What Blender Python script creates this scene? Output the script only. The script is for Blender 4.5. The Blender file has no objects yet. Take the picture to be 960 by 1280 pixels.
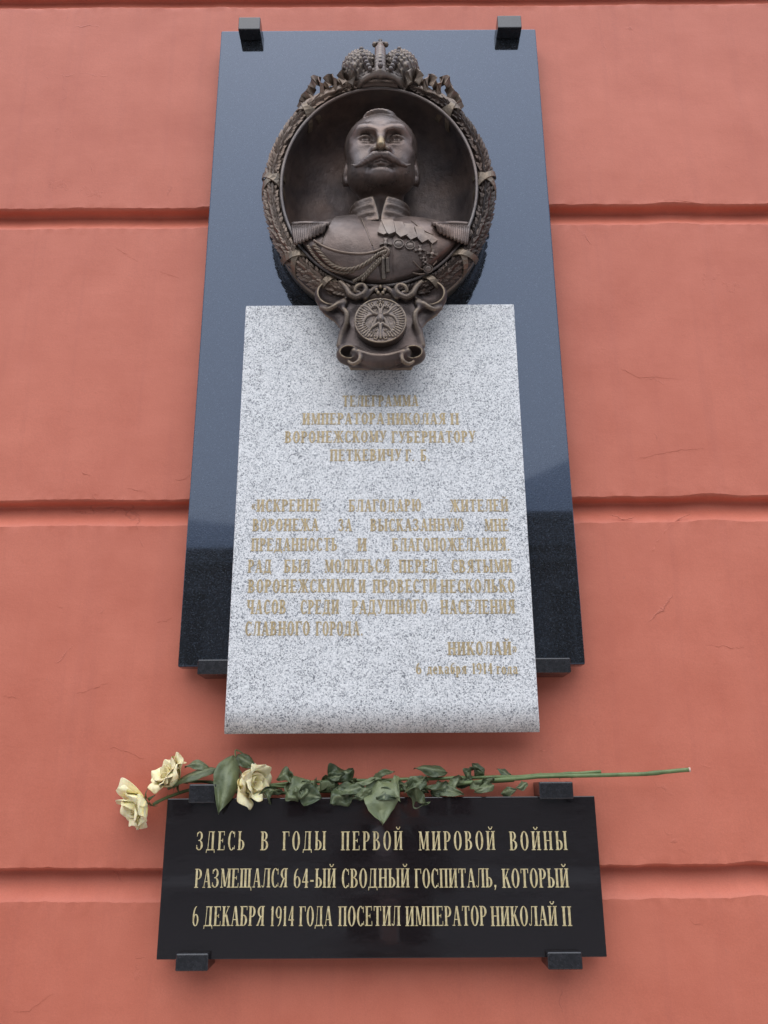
import bpy, bmesh, math, random
import numpy as np
from mathutils import Vector, Matrix, noise

# ------------------------------------------------------------------ camera, sky, sun, exposure
SC = bpy.context.scene
COL = SC.collection
FPX = 1072.0                                   # focal length in photograph pixels (960 x 1280)
PITCH, ROLL = math.radians(18.1), 0.0061
CAM = Vector((0.0, -1.8, 1.65))
_f = Vector((0, math.cos(PITCH), math.sin(PITCH)))
_r = Vector((1, 0, 0)); _u = Vector((0, -math.sin(PITCH), math.cos(PITCH)))
CR = _r * math.cos(ROLL) - _u * math.sin(ROLL)
CU = _u * math.cos(ROLL) + _r * math.sin(ROLL)
cam_data = bpy.data.cameras.new("camera")
cam = bpy.data.objects.new("camera", cam_data); COL.objects.link(cam); SC.camera = cam
cam_data.sensor_fit = 'VERTICAL'; cam_data.sensor_height = 24; cam_data.sensor_width = 18
cam_data.lens = 24 * FPX / 1280
cam_data.clip_start = 0.02; cam_data.clip_end = 500
m = Matrix.Identity(4)
for i in range(3):
    m[i][0] = CR[i]; m[i][1] = CU[i]; m[i][2] = -_f[i]; m[i][3] = CAM[i]
cam.matrix_world = m

SUN_EL, SUN_AZ = math.radians(52), math.radians(-8)     # azimuth measured from straight in front of the wall
world = bpy.data.worlds.new("World"); SC.world = world; world.use_nodes = True
wn = world.node_tree; wn.nodes.clear()
out = wn.nodes.new('ShaderNodeOutputWorld'); bg = wn.nodes.new('ShaderNodeBackground')
sky = wn.nodes.new('ShaderNodeTexSky'); sky.sky_type = 'NISHITA'; sky.sun_disc = False
sky.sun_elevation = SUN_EL; sky.sun_rotation = math.pi - SUN_AZ
sky.air_density = 1.0; sky.dust_density = 4.0; sky.ozone_density = 1.5
tc = wn.nodes.new('ShaderNodeTexCoord'); sx = wn.nodes.new('ShaderNodeSeparateXYZ')
ramp = wn.nodes.new('ShaderNodeMapRange')     # an overcast sky is about three times brighter overhead than low down
ramp.inputs['From Min'].default_value = 0; ramp.inputs['From Max'].default_value = 1
ramp.inputs['To Min'].default_value = 0.43; ramp.inputs['To Max'].default_value = 1.30
cl = wn.nodes.new('ShaderNodeMix'); cl.data_type = 'RGBA'; cl.blend_type = 'MULTIPLY'; cl.inputs[0].default_value = 1
cl.inputs[6].default_value = (11.4, 13.2, 16.4, 1)
mx = wn.nodes.new('ShaderNodeMix'); mx.data_type = 'RGBA'; mx.inputs[0].default_value = 0.85
L = wn.links
L.new(tc.outputs['Generated'], sx.inputs[0]); L.new(sx.outputs['Z'], ramp.inputs['Value'])
L.new(ramp.outputs[0], cl.inputs[7]); L.new(sky.outputs[0], mx.inputs[6]); L.new(cl.outputs[2], mx.inputs[7])
L.new(mx.outputs[2], bg.inputs[0]); bg.inputs[1].default_value = 0.1; L.new(bg.outputs[0], out.inputs[0])

sun_data = bpy.data.lights.new("sun", 'SUN'); sun_data.energy = 0.95; sun_data.angle = math.radians(70)
sun_data.color = (1.0, 0.93, 0.84)
sun = bpy.data.objects.new("sun", sun_data); COL.objects.link(sun)
sd = Vector((math.sin(SUN_AZ) * math.cos(SUN_EL), -math.cos(SUN_AZ) * math.cos(SUN_EL), math.sin(SUN_EL)))
sun.rotation_euler = sd.to_track_quat('Z', 'Y').to_euler()

SC.view_settings.view_transform = 'Standard'; SC.view_settings.look = 'None'
SC.view_settings.exposure = 0.42; SC.view_settings.gamma = 1.0; SC.view_settings.use_curve_mapping = False

# ------------------------------------------------------------------ helpers
RND = random.Random(7)
CX = -0.007                                    # the monument's middle line
def ray(px, py): return (_f + CR * ((px - 480) / FPX) + CU * ((640 - py) / FPX))
def P(px, py, Y):                              # the point of the plane y = Y seen there
    d = ray(px, py); return CAM + d * ((Y - CAM.y) / d.y)

def link(o, parent=None):
    COL.objects.link(o)
    if parent is not None: o.parent = parent
    return o
def mesh_obj(name, verts, faces, mat=None, parent=None, smooth=False):
    me = bpy.data.meshes.new(name)
    if isinstance(verts, np.ndarray): verts = verts.tolist()
    me.from_pydata([tuple(v) for v in verts], [], faces)
    me.update()
    if smooth: me.polygons.foreach_set('use_smooth', [True] * len(me.polygons))
    if mat: me.materials.append(mat)
    return link(bpy.data.objects.new(name, me), parent)
def tag(o, label=None, cat=None, group=None, kind=None):
    if label: o['label'] = label
    if cat: o['category'] = cat
    if group: o['group'] = group
    if kind: o['kind'] = kind
    return o
def empty(name, loc=(0, 0, 0)):
    o = bpy.data.objects.new(name, None); o.location = loc; o.empty_display_size = .05
    return link(o)
def attach(o, parent):
    o.parent = parent
    o.matrix_parent_inverse = Matrix.Translation(parent.location).inverted()
    return o
def fix_normals(o):
    bm = bmesh.new(); bm.from_mesh(o.data); bmesh.ops.recalc_face_normals(bm, faces=bm.faces); bm.to_mesh(o.data); bm.free()
def bevel(o, w, seg=2, angle=40):
    b = o.modifiers.new('bevel', 'BEVEL'); b.width = w; b.segments = seg; b.limit_method = 'ANGLE'; b.angle_limit = math.radians(angle)
    return o

class MB:                                      # collects shapes for ONE mesh
    def __init__(s): s.v = []; s.f = []
    def add(s, vs, fs):
        n = len(s.v); s.v += [tuple(v) for v in vs]; s.f += [tuple(i + n for i in f) for f in fs]
    def box(s, x0, x1, y0, y1, z0, z1):
        s.add([(x0,y0,z0),(x1,y0,z0),(x1,y1,z0),(x0,y1,z0),(x0,y0,z1),(x1,y0,z1),(x1,y1,z1),(x0,y1,z1)],
              [(0,3,2,1),(4,5,6,7),(0,1,5,4),(1,2,6,5),(2,3,7,6),(3,0,4,7)])
    def tube(s, pts, rad, n=8, cap=True, flat=None):
        pts = [Vector(p) for p in pts]; k = len(pts)
        if not hasattr(rad, '__len__'): rad = [rad] * k
        up = Vector((0.13, -0.9, 0.3)); base = len(s.v)
        for i, p in enumerate(pts):
            t = (pts[min(i+1, k-1)] - pts[max(i-1, 0)]).normalized()
            a = t.cross(up)
            if a.length < 1e-4: a = t.cross(Vector((1, 0, 0)))
            a.normalize(); b = a.cross(t)
            for j in range(n):
                q = 2 * math.pi * j / n
                s.v.append(tuple(p + a * (rad[i] * math.cos(q)) + b * (rad[i] * math.sin(q) * (flat or 1))))
        for i in range(k - 1):
            for j in range(n):
                a0 = base + i*n + j; a1 = base + i*n + (j+1) % n
                s.f.append((a0, a1, a1 + n, a0 + n))
        if cap:
            s.f.append(tuple(base + j for j in range(n))[::-1]); s.f.append(tuple(base + (k-1)*n + j for j in range(n)))
    def ball(s, c, r, n=8, sc=(1, 1, 1)):
        base = len(s.v); k = n // 2 + 1
        for i in range(k + 1):
            t = math.pi * i / k
            for j in range(n):
                q = 2*math.pi*j/n
                s.v.append((c[0] + r*sc[0]*math.sin(t)*math.cos(q), c[1] + r*sc[1]*math.sin(t)*math.sin(q), c[2] + r*sc[2]*math.cos(t)))
        for i in range(k):
            for j in range(n):
                a0 = base+i*n+j; a1 = base+i*n+(j+1)%n
                s.f.append((a0, a1, a1+n, a0+n))
    def build(s, name, mat, parent=None, smooth=False):
        o = mesh_obj(name, s.v, s.f, mat, parent, smooth); fix_normals(o); return o

def resample(pts, n):                          # smooth (Catmull-Rom) resampling of a polyline
    pts = [Vector(p) for p in pts]; k = len(pts)
    if k == 2: return [pts[0].lerp(pts[1], i/(n-1)) for i in range(n)]
    res = []
    for i in range(n):
        t = i / (n - 1) * (k - 1); a = min(int(t), k - 2); t -= a
        p0 = pts[max(a-1, 0)]; p1 = pts[a]; p2 = pts[a+1]; p3 = pts[min(a+2, k-1)]
        res.append(.5 * ((2*p1) + (p2-p0)*t + (2*p0-5*p1+4*p2-p3)*t*t + (3*p1-p0-3*p2+p3)*t**3))
    return res

# ------------------------------------------------------------------ materials
def mat(name, col=(.5, .5, .5), rough=.6, metal=0.0, spec=None, ior=None):
    M = bpy.data.materials.new(name); M.use_nodes = True
    b = M.node_tree.nodes['Principled BSDF']
    b.inputs['Base Color'].default_value = (*col, 1); b.inputs['Roughness'].default_value = rough; b.inputs['Metallic'].default_value = metal
    if spec is not None: b.inputs['Specular IOR Level'].default_value = spec
    if ior: b.inputs['IOR'].default_value = ior
    return M, M.node_tree, b
def N(nt, kind, **kw):
    n = nt.nodes.new(kind)
    for k, v in kw.items():
        if k in n.inputs: n.inputs[k].default_value = v
        else: setattr(n, k, v)
    return n
def noise_tex(nt, vec, scale, detail=4, rough=.55):
    n = N(nt, 'ShaderNodeTexNoise'); n.inputs['Scale'].default_value = scale; n.inputs['Detail'].default_value = detail
    n.inputs['Roughness'].default_value = rough; nt.links.new(vec, n.inputs['Vector']); return n.outputs[0]
def ramp_node(nt, fac, stops):
    r = N(nt, 'ShaderNodeValToRGB'); e = r.color_ramp.elements
    while len(e) < len(stops): e.new(.5)
    for i, (p, c) in enumerate(stops):
        e[i].position = p; e[i].color = c if len(c) == 4 else (*c, 1)
    nt.links.new(fac, r.inputs[0]); return r.outputs[0]
def mixc(nt, fac, a, b, mode='MIX'):
    n = N(nt, 'ShaderNodeMix', data_type='RGBA', blend_type=mode)
    for s, v in ((0, fac), (6, a), (7, b)):
        if isinstance(v, bpy.types.NodeSocket): nt.links.new(v, n.inputs[s])
        else: n.inputs[s].default_value = v if s == 0 else (*v, 1)
    return n.outputs[2]
def bump(nt, b, h, dist, strength=1.0, prev=None):
    n = N(nt, 'ShaderNodeBump'); n.inputs['Distance'].default_value = dist; n.inputs['Strength'].default_value = strength
    nt.links.new(h, n.inputs['Height'])
    if prev: nt.links.new(prev, n.inputs['Normal'])
    nt.links.new(n.outputs[0], b.inputs['Normal']); return n.outputs[0]
def pos(nt, scale=None):
    g = N(nt, 'ShaderNodeNewGeometry').outputs['Position']
    if scale is None: return g
    mp = N(nt, 'ShaderNodeMapping'); mp.inputs['Scale'].default_value = scale; nt.links.new(g, mp.inputs[0]); return mp.outputs[0]

def m_plaster():
    M, nt, b = mat('painted_plaster', rough=.62, spec=.45)
    p = pos(nt)
    big = noise_tex(nt, p, 1.7, 5, .6); mid = noise_tex(nt, p, 9, 5, .6); fine = noise_tex(nt, p, 160, 3)
    brush = noise_tex(nt, pos(nt, (6, 6, 30)), 1.6, 5, .6)
    c = ramp_node(nt, big, [(.3, (.50, .128, .074)), (.7, (.60, .172, .102))])
    c = mixc(nt, .35, c, ramp_node(nt, mid, [(.35, (.475, .118, .066)), (.68, (.62, .188, .116))]))
    dirt = ramp_node(nt, noise_tex(nt, p, 38, 6, .7), [(.66, (0, 0, 0)), (.76, (1, 1, 1))])
    c = mixc(nt, mixc(nt, 1, dirt, (.35, .35, .35), 'MULTIPLY'), c, (.33, .12, .10))
    nt.links.new(c, b.inputs['Base Color'])
    # brushed coat of paint, grit, and a few peeled flakes with raised rims
    n1 = bump(nt, b, brush, .0016, .22)
    n2 = bump(nt, b, fine, .0006, .4, n1)
    warp = noise_tex(nt, p, 3.1, 8, .72)
    flake = ramp_node(nt, warp, [(.655, (0, 0, 0)), (.66, (1, 1, 1))])
    n3 = bump(nt, b, flake, .0011, .55, n2)
    n4 = bump(nt, b, mid, .005, .25, n3)
    # hairline flaking along old trowel joints, only in places
    wv = N(nt, 'ShaderNodeTexNoise'); wv.inputs['Scale'].default_value = 7; wv.inputs['Detail'].default_value = 6; nt.links.new(p, wv.inputs['Vector'])
    sc_ = N(nt, 'ShaderNodeVectorMath', operation='SCALE'); nt.links.new(wv.outputs['Color'], sc_.inputs[0]); sc_.inputs['Scale'].default_value = .22
    ad = N(nt, 'ShaderNodeVectorMath', operation='ADD'); nt.links.new(p, ad.inputs[0]); nt.links.new(sc_.outputs[0], ad.inputs[1])
    vo = N(nt, 'ShaderNodeTexVoronoi', feature='DISTANCE_TO_EDGE'); vo.inputs['Scale'].default_value = 4.5; nt.links.new(ad.outputs[0], vo.inputs['Vector'])
    ln = ramp_node(nt, vo.outputs['Distance'], [(0, (1,)*3), (.012, (0,)*3)])
    mk = ramp_node(nt, noise_tex(nt, p, 4.3, 4, .6), [(.60, (0,)*3), (.67, (1,)*3)])
    hl = mixc(nt, 1, ln, mk, 'MULTIPLY')
    bump(nt, b, hl, .0012, .8, n4)
    st = noise_tex(nt, pos(nt, (26, 26, .9)), 1.0, 5, .6)      # faint rain streaks
    c2 = mixc(nt, ramp_node(nt, st, [(.52, (0,)*3), (.75, (.30,)*3)]), c, (.43, .115, .075))
    c2 = mixc(nt, mixc(nt, 1, hl, (.45,)*3, 'MULTIPLY'), c2, (.36, .10, .065))
    gr = noise_tex(nt, p, 420, 2, .6)
    c2 = mixc(nt, .22, c2, mixc(nt, 1, c2, ramp_node(nt, gr, [(.3, (.72,)*3), (.7, (1.2,)*3)]), 'MULTIPLY'))
    nt.links.new(c2, b.inputs['Base Color'])
    return M
def m_granite_dark():
    M, nt, b = mat('polished_dark_granite', rough=.03, ior=1.74)
    b.inputs['Specular Tint'].default_value = (.60, .73, .98, 1)      # reflections tinted blue, standing in for a bluer mirrored sky
    p = pos(nt)
    v = N(nt, 'ShaderNodeTexVoronoi'); v.inputs['Scale'].default_value = 420; nt.links.new(p, v.inputs['Vector'])
    s = N(nt, 'ShaderNodeSeparateColor'); nt.links.new(v.outputs['Color'], s.inputs[0])
    c = ramp_node(nt, s.outputs[0], [(0, (.012, .012, .012)), (.6, (.017, .017, .017)), (.95, (.024, .028, .034)), (1, (.045, .05, .056))])
    nt.links.new(c, b.inputs['Base Color'])
    r = ramp_node(nt, noise_tex(nt, p, 6, 5), [(.3, (.02,)*3), (.75, (.06,)*3)]); nt.links.new(r, b.inputs['Roughness'])
    bump(nt, b, s.outputs[1], .00003, .5)
    return M
def m_black_gloss():
    M, nt, b = mat('polished_black_stone', rough=.03, ior=1.6)
    p = pos(nt)
    c = ramp_node(nt, noise_tex(nt, p, 300, 2), [(.3, (.009, .007, .007)), (.8, (.020, .016, .017))])
    nt.links.new(c, b.inputs['Base Color'])
    # dust and wiped smears lying on the polish
    sm = noise_tex(nt, pos(nt, (5, 5, 22)), 1.2, 7, .68)
    r = ramp_node(nt, sm, [(.45, (.03,)*3), (.72, (.28,)*3)]); nt.links.new(r, b.inputs['Roughness'])
    return M
def m_granite_white():
    M, nt, b = mat('pale_grey_granite', rough=.5)
    p = pos(nt)
    warp = N(nt, 'ShaderNodeTexNoise'); warp.inputs['Scale'].default_value = 220; nt.links.new(p, warp.inputs['Vector'])
    ws = N(nt, 'ShaderNodeVectorMath', operation='SCALE'); nt.links.new(warp.outputs['Color'], ws.inputs[0]); ws.inputs['Scale'].default_value = .006
    wa = N(nt, 'ShaderNodeVectorMath', operation='ADD'); nt.links.new(p, wa.inputs[0]); nt.links.new(ws.outputs[0], wa.inputs[1])
    v = N(nt, 'ShaderNodeTexVoronoi'); v.inputs['Scale'].default_value = 470; nt.links.new(wa.outputs[0], v.inputs['Vector'])
    s = N(nt, 'ShaderNodeSeparateColor'); nt.links.new(v.outputs['Color'], s.inputs[0])
    cl_ = N(nt, 'ShaderNodeMath', operation='MULTIPLY_ADD'); nt.links.new(noise_tex(nt, p, 42, 3, .6), cl_.inputs[0]); cl_.inputs[1].default_value = .55
    sb = N(nt, 'ShaderNodeMath', operation='SUBTRACT'); nt.links.new(s.outputs[0], sb.inputs[0]); sb.inputs[1].default_value = .27
    nt.links.new(sb.outputs[0], cl_.inputs[2])
    c = ramp_node(nt, cl_.outputs[0], [(0, (.02, .022, .028)), (.13, (.055, .06, .07)), (.20, (.33, .335, .34)), (.40, (.64, .63, .60)), (1, (.87, .85, .81))])
    v2 = N(nt, 'ShaderNodeTexVoronoi'); v2.inputs['Scale'].default_value = 620; nt.links.new(wa.outputs[0], v2.inputs['Vector'])
    s2 = N(nt, 'ShaderNodeSeparateColor'); nt.links.new(v2.outputs['Color'], s2.inputs[0])
    c = mixc(nt, .35, c, ramp_node(nt, s2.outputs[0], [(.1, (.12, .13, .15)), (.3, (.6, .6, .6)), (1, (.92, .91, .89))]))
    # darker and browner towards the lower lip, varied by noise
    sx = N(nt, 'ShaderNodeSeparateXYZ'); nt.links.new(p, sx.inputs[0])
    mr = N(nt, 'ShaderNodeMapRange'); mr.inputs['From Min'].default_value = 1.80; mr.inputs['From Max'].default_value = 1.755
    nt.links.new(sx.outputs['Z'], mr.inputs['Value'])
    mm = N(nt, 'ShaderNodeMath', operation='MULTIPLY'); nt.links.new(mr.outputs[0], mm.inputs[0])
    nt.links.new(noise_tex(nt, pos(nt, (1, 1, .3)), 14, 3), mm.inputs[1])
    c = mixc(nt, mm.outputs[0], c, mixc(nt, 1, c, (.50, .36, .27), 'MULTIPLY'))
    nt.links.new(c, b.inputs['Base Color'])
    bump(nt, b, s.outputs[1], .0001, .4)
    return M
def m_bronze(name='patinated_bronze', dark=(.082, .058, .046), lite=(.185, .136, .108), brass=(.26, .20, .145), nose=None, edge=.52, rough=.37, ewid=.10, emax=.55):
    M, nt, b = mat(name, metal=.6, rough=rough)
    p = pos(nt)
    c = ramp_node(nt, noise_tex(nt, p, 14, 6, .6), [(.3, dark), (.7, lite)])
    warm = ramp_node(nt, noise_tex(nt, p, 5, 3), [(.45, (0,)*3), (.7, (.55,)*3)])
    c = mixc(nt, warm, c, mixc(nt, 1, c, (1.25, .93, .72), 'MULTIPLY'))
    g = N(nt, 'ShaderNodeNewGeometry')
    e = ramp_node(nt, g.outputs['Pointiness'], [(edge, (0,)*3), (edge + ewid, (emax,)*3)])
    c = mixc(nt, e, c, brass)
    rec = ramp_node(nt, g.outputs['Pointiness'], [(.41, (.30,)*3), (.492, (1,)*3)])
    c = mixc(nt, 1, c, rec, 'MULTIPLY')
    if nose is not None:                       # rubbed to bare brass by touching
        d = N(nt, 'ShaderNodeVectorMath', operation='DISTANCE'); nt.links.new(p, d.inputs[0]); d.inputs[1].default_value = nose
        f = ramp_node(nt, d.outputs['Value'], [(.005, (.7,)*3), (.024, (0,)*3)])
        c = mixc(nt, f, c, (.40, .29, .14))
    nt.links.new(c, b.inputs['Base Color'])
    nt.links.new(ramp_node(nt, noise_tex(nt, p, 40, 4), [(.3, (rough - .08,)*3), (.7, (rough + .14,)*3)]), b.inputs['Roughness'])
    n1 = bump(nt, b, noise_tex(nt, p, 300, 5, .7), .0011, .6)
    bump(nt, b, noise_tex(nt, p, 70, 5), .0022, .4, n1)
    return M
def m_gild(name, a, bcol, metal, rough=.42):
    M, nt, b = mat(name, metal=metal, rough=rough)
    nt.links.new(ramp_node(nt, noise_tex(nt, pos(nt), 130, 5, .7), [(.32, a), (.68, bcol)]), b.inputs['Base Color'])
    return M
def m_leaf():
    M, nt, b = mat('rose_leaf', rough=.5)
    at = N(nt, 'ShaderNodeAttribute', attribute_name='shade')
    p = pos(nt)
    s = N(nt, 'ShaderNodeSeparateColor'); nt.links.new(at.outputs['Color'], s.inputs[0])
    c = mixc(nt, s.outputs[0], (.026, .042, .015), (.150, .175, .085))
    c = mixc(nt, ramp_node(nt, noise_tex(nt, p, 60, 5), [(.4, (0,)*3), (.75, (.6,)*3)]), c, mixc(nt, 1, c, (1.25, 1.15, .8), 'MULTIPLY'))
    c = mixc(nt, s.outputs[1], c, (.20, .22, .11))      # paler midrib and veins
    nt.links.new(c, b.inputs['Base Color'])
    n1 = bump(nt, b, noise_tex(nt, p, 240, 3), .001, .5)
    bump(nt, b, noise_tex(nt, p, 45, 5, .7), .005, .6, n1)
    return M
def m_petal():
    M, nt, b = mat('rose_petal', rough=.6)
    at = N(nt, 'ShaderNodeAttribute', attribute_name='shade')
    s = N(nt, 'ShaderNodeSeparateColor'); nt.links.new(at.outputs['Color'], s.inputs[0])
    p = pos(nt)
    c = mixc(nt, s.outputs[0], (.90, .77, .34), (.94, .87, .55))
    br = N(nt, 'ShaderNodeMath', operation='MULTIPLY'); nt.links.new(s.outputs[1], br.inputs[0])
    nt.links.new(ramp_node(nt, noise_tex(nt, p, 90, 4), [(.35, (.1,)*3), (.65, (1,)*3)]), br.inputs[1])
    c = mixc(nt, br.outputs[0], c, (.46, .29, .11))     # browned edges of a wilting flower
    nt.links.new(c, b.inputs['Base Color'])
    b.inputs['Subsurface Weight'].default_value = .25; b.inputs['Subsurface Radius'].default_value = (.004, .003, .001)
    bump(nt, b, noise_tex(nt, p, 150, 4), .0012, .6)
    return M
PLASTER = m_plaster(); DARKGRAN = m_granite_dark(); BLACK = m_black_gloss(); WHITEGRAN = m_granite_white()
GOLD_B = m_gild('worn_gold_leaf', (.46, .35, .16), (.82, .70, .40), .25)
GOLD_W = m_gild('faded_gold_paint', (.27, .20, .105), (.60, .46, .25), .2, .5)
STEM, nt_, b_ = mat('rose_stem', (.10, .155, .05), .5)
nt_.links.new(ramp_node(nt_, noise_tex(nt_, pos(nt_), 45, 4), [(.3, (.075, .115, .035)), (.7, (.17, .225, .085))]), b_.inputs['Base Color'])
CUT, _, _ = mat('cut_stem_end', (.62, .42, .33), .8)
CLIP, nt_, b_ = mat('dark_stone_clip', (.018, .018, .021), .22, ior=1.6)
nt_.links.new(ramp_node(nt_, noise_tex(nt_, pos(nt_), 160, 4), [(.35, (.010, .010, .011)), (.8, (.028, .027, .030))]), b_.inputs['Base Color'])
LEAF = m_leaf(); PETAL = m_petal()
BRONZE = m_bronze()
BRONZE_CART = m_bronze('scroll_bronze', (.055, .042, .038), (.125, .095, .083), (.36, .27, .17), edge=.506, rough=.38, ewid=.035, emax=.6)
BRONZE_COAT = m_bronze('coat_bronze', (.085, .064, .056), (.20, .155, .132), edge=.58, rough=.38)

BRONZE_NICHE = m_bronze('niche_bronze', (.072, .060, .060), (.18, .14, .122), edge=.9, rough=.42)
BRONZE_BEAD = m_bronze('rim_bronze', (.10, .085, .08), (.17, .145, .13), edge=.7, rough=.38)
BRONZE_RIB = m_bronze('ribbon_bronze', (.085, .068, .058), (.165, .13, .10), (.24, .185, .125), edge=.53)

# ------------------------------------------------------------------ the wall: plaster courses and recessed joints
def wobble(x, z, s=1.0):
    return noise.noise(Vector((x * 1.3 * s, z * 1.3 * s, 3.1)))
JT = [0.745, 1.509, 2.267, 3.039, 3.748, 4.51]          # top edges of the horizontal joints
JH = .057
xs = np.concatenate([np.arange(-6, -1.4, .06), np.arange(-1.4, 1.4, .0045), np.arange(1.4, 6.01, .06)])
def grid_mesh(name, rows, parent):                       # rows: list of (y, z, edge wobble amount, roundness)
    vs = []; 
    for (y, z, ew) in rows:
        for x in xs:
            e = ew * (noise.noise(Vector((x * 6, z * .3, 1.7))) * .6 + noise.noise(Vector((x * 26, z * .3, 9.7))) * .4 + noise.noise(Vector((x * 85, z * .3, 3.3))) * .35
                      + max(0, noise.noise(Vector((x * 9, z * .3, 21.7))) - .35) * 3.0)
            yy = y + (.5 * ew * noise.noise(Vector((x * 60, z * 60, 2))) if ew > .002 else 0) + .0035 * noise.noise(Vector((x * 2.1, z * 2.1, 0))) + .0014 * noise.noise(Vector((x * 9, z * 9, 5)))
            vs.append((x, yy, z + e))
    n = len(xs); fs = []
    for i in range(len(rows) - 1):
        for j in range(n - 1):
            a = i * n + j; fs.append((a, a + 1, a + n + 1, a + n))
    return mesh_obj(name, vs, fs, PLASTER, parent, True)
wall = empty('plaster_wall', (0, 0, 0))
tag(wall, 'terracotta red painted plaster wall with recessed horizontal joints behind the plaques', 'wall')
def joint_rows(z):                                       # from bottom lip to the upper lip
    return [(0, z - JH, .004), (.0025, z - JH + .004, .0035), (.008, z - JH + .010, .003), (.017, z - JH + .020, .0025), (.024, z - JH + .029, .002),
            (.029, z - .018, .001), (.031, z - .004, .001), (.0285, z - .0005, .001), (.012, z, .002), (.004, z + .0004, .004), (.0, z + .0045, .004)]
edges = [-.02] + JT + [5.3]
for i in range(len(edges) - 1):
    z0 = edges[i] + (.0045 if i else 0); z1 = edges[i+1] - (JH if i < len(edges) - 2 else 0)
    k = max(3, int((z1 - z0) / (.0085 if .7 < z0 < 3.8 else .05)))
    rows = [(0, z0 + (z1 - z0) * t / k, .004 * max(0, 1 - min(t, k - t) / 2.5)) for t in range(k + 1)]
    rows = [((-.0), r[1], r[2]) for r in rows]
    grid_mesh('course', rows, wall)
for z in JT: grid_mesh('joint', joint_rows(z), wall)
# raised cracks and trowel scars in the paint, traced where they run
def crack(pts, w=.0035, h=.0022):
    h *= .5; w *= .7
    pts = [P(x, y, 0) for x, y in pts]; pp = resample(pts, 14 * len(pts) // 2 + 4); mb = MB(); vs = []; k = len(pp)
    for i, p in enumerate(pp):
        t = (pp[min(i+1, k-1)] - pp[max(i-1, 0)]).normalized(); s = Vector((-t.z, 0, t.x))
        q = math.sin(math.pi * (i + .3) / (k - .4)) ** .6 * (.35 + 1.3 * abs(noise.noise(Vector((p.x*70, p.z*70, 0)))))
        y = .0035 * noise.noise(Vector((p.x * 2.1, p.z * 2.1, 0))) + .0014 * noise.noise(Vector((p.x * 9, p.z * 9, 5)))
        j = Vector((noise.noise(p*55)*.005 + noise.noise(p*160)*.002, 0, noise.noise(p*50 + Vector((9,9,9)))*.006 + noise.noise(p*170)*.003))
        for a, b in ((-1, .0006), (-.25, -h * q), (1.2, .0006)):
            vs.append(tuple(p + j + s * (w * q * a) + Vector((0, y + b, 0))))
    fs = []
    for i in range(k - 1):
        for j in (0, 1): a = i*3 + j; fs.append((a, a+1, a+4, a+3))
    mb.add(vs, fs); o = mb.build('crack', PLASTER, wall, True)
    return o
def zc(ox, oy, s, pts): return [(ox + x * s, oy + y * s) for x, y in pts]
crack(zc(700, 560, .2708, [(600,310),(550,325),(515,350),(480,385),(445,430),(430,462),(400,488)]), .006, .003)
crack(zc(700, 560, .2708, [(230,305),(280,325),(340,322)]), .004)
crack(zc(0, 560, .3125, [(320,80),(335,100),(360,112)]), .004, .003)
crack(zc(0, 560, .3125, [(705,130),(730,122),(762,105)]), .004)
crack(zc(0, 560, .3125, [(20,995),(45,998),(72,1004)]), .003)
crack(zc(0, 560, .3125, [(300,985),(380,960),(430,940)]), .003)
crack(zc(0, 560, .3125, [(625,695),(665,693),(690,668)]), .003)
crack(zc(0, 560, .3125, [(225,632),(262,636)]), .002)
crack(zc(0, 560, .3125, [(510,165),(550,170),(590,180)]), .003)
crack(zc(0, 200, .3125, [(460,350),(505,378),(562,408)]), .004)
crack(zc(0, 200, .3125, [(640,448),(690,462),(720,472)]), .0025)
crack(zc(0, 1020, .2708, [(60,910),(150,885),(200,850),(245,818)]), .005, .003)
crack(zc(740, 1020, .229, [(530,560),(560,580),(605,600)]), .004)
crack(zc(130, 920, .3854, [(8,42),(60,43),(95,60),(130,75)]), .003)
crack(zc(560, 0, .4167, [(620,605),(700,600),(770,615)]), .004)
crack([(795,575),(830,566),(880,560)], .003)
crack([(775,460),(800,470),(850,474)], .003)
crack([(880,805),(930,812)], .003)
crack([(700,930),(676,940),(690,925)], .003)

# ------------------------------------------------------------------ street behind the camera (what the polished stone mirrors)
PAVE, nt_, b_ = mat('pavement_stone', (.36, .34, .32), .85)
ASPH, nt_, b_ = mat('asphalt', (.115, .112, .108), .9)
FACADE, nt_, b_ = mat('grey_beige_render', (.21, .20, .185), .85)
TRIM, _, _ = mat('stone_trim', (.27, .26, .235), .8); GLASS, _, _ = mat('window_glass', (.02, .022, .025), .08)
tag(mesh_obj('ground', [(-250,-250,-.135),(250,-250,-.135),(250,250,-.135),(-250,250,-.135)], [(0,1,2,3)], ASPH), kind='structure')
b = MB(); b.box(-40, 40, -4.0, .03, -.14, 0); tag(bevel(b.build('pavement', PAVE), .02), kind='structure')
b = MB(); b.box(-40, 40, -19.6, -16.0, -.14, 0); tag(bevel(b.build('pavement', PAVE), .02), kind='structure')
house = empty('house', (0, -19.7, 0)); tag(house, 'grey beige two storey house across the street, mirrored in the polished stone', 'house')
HT = 7.70
holes = []
for k in range(-9, 10):
    xc = k * 3.3 + 1.5; holes.append((xc - .6, xc + .6, 1.1, 3.1)); holes.append((xc - .6, xc + .6, 4.6, 6.5))
xsx = sorted({-32.5, 32.5, *[h[0] for h in holes], *[h[1] for h in holes]}); zs = [0, 1.1, 3.1, 4.6, 6.5, HT - .5]
b = MB()
for i in range(len(xsx) - 1):
    for j in range(len(zs) - 1):
        if i % 2 == 1 and j in (1, 3): continue
        b.add([(xsx[i],-19.7,zs[j]),(xsx[i+1],-19.7,zs[j]),(xsx[i+1],-19.7,zs[j+1]),(xsx[i],-19.7,zs[j+1])], [(0,3,2,1)])
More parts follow.
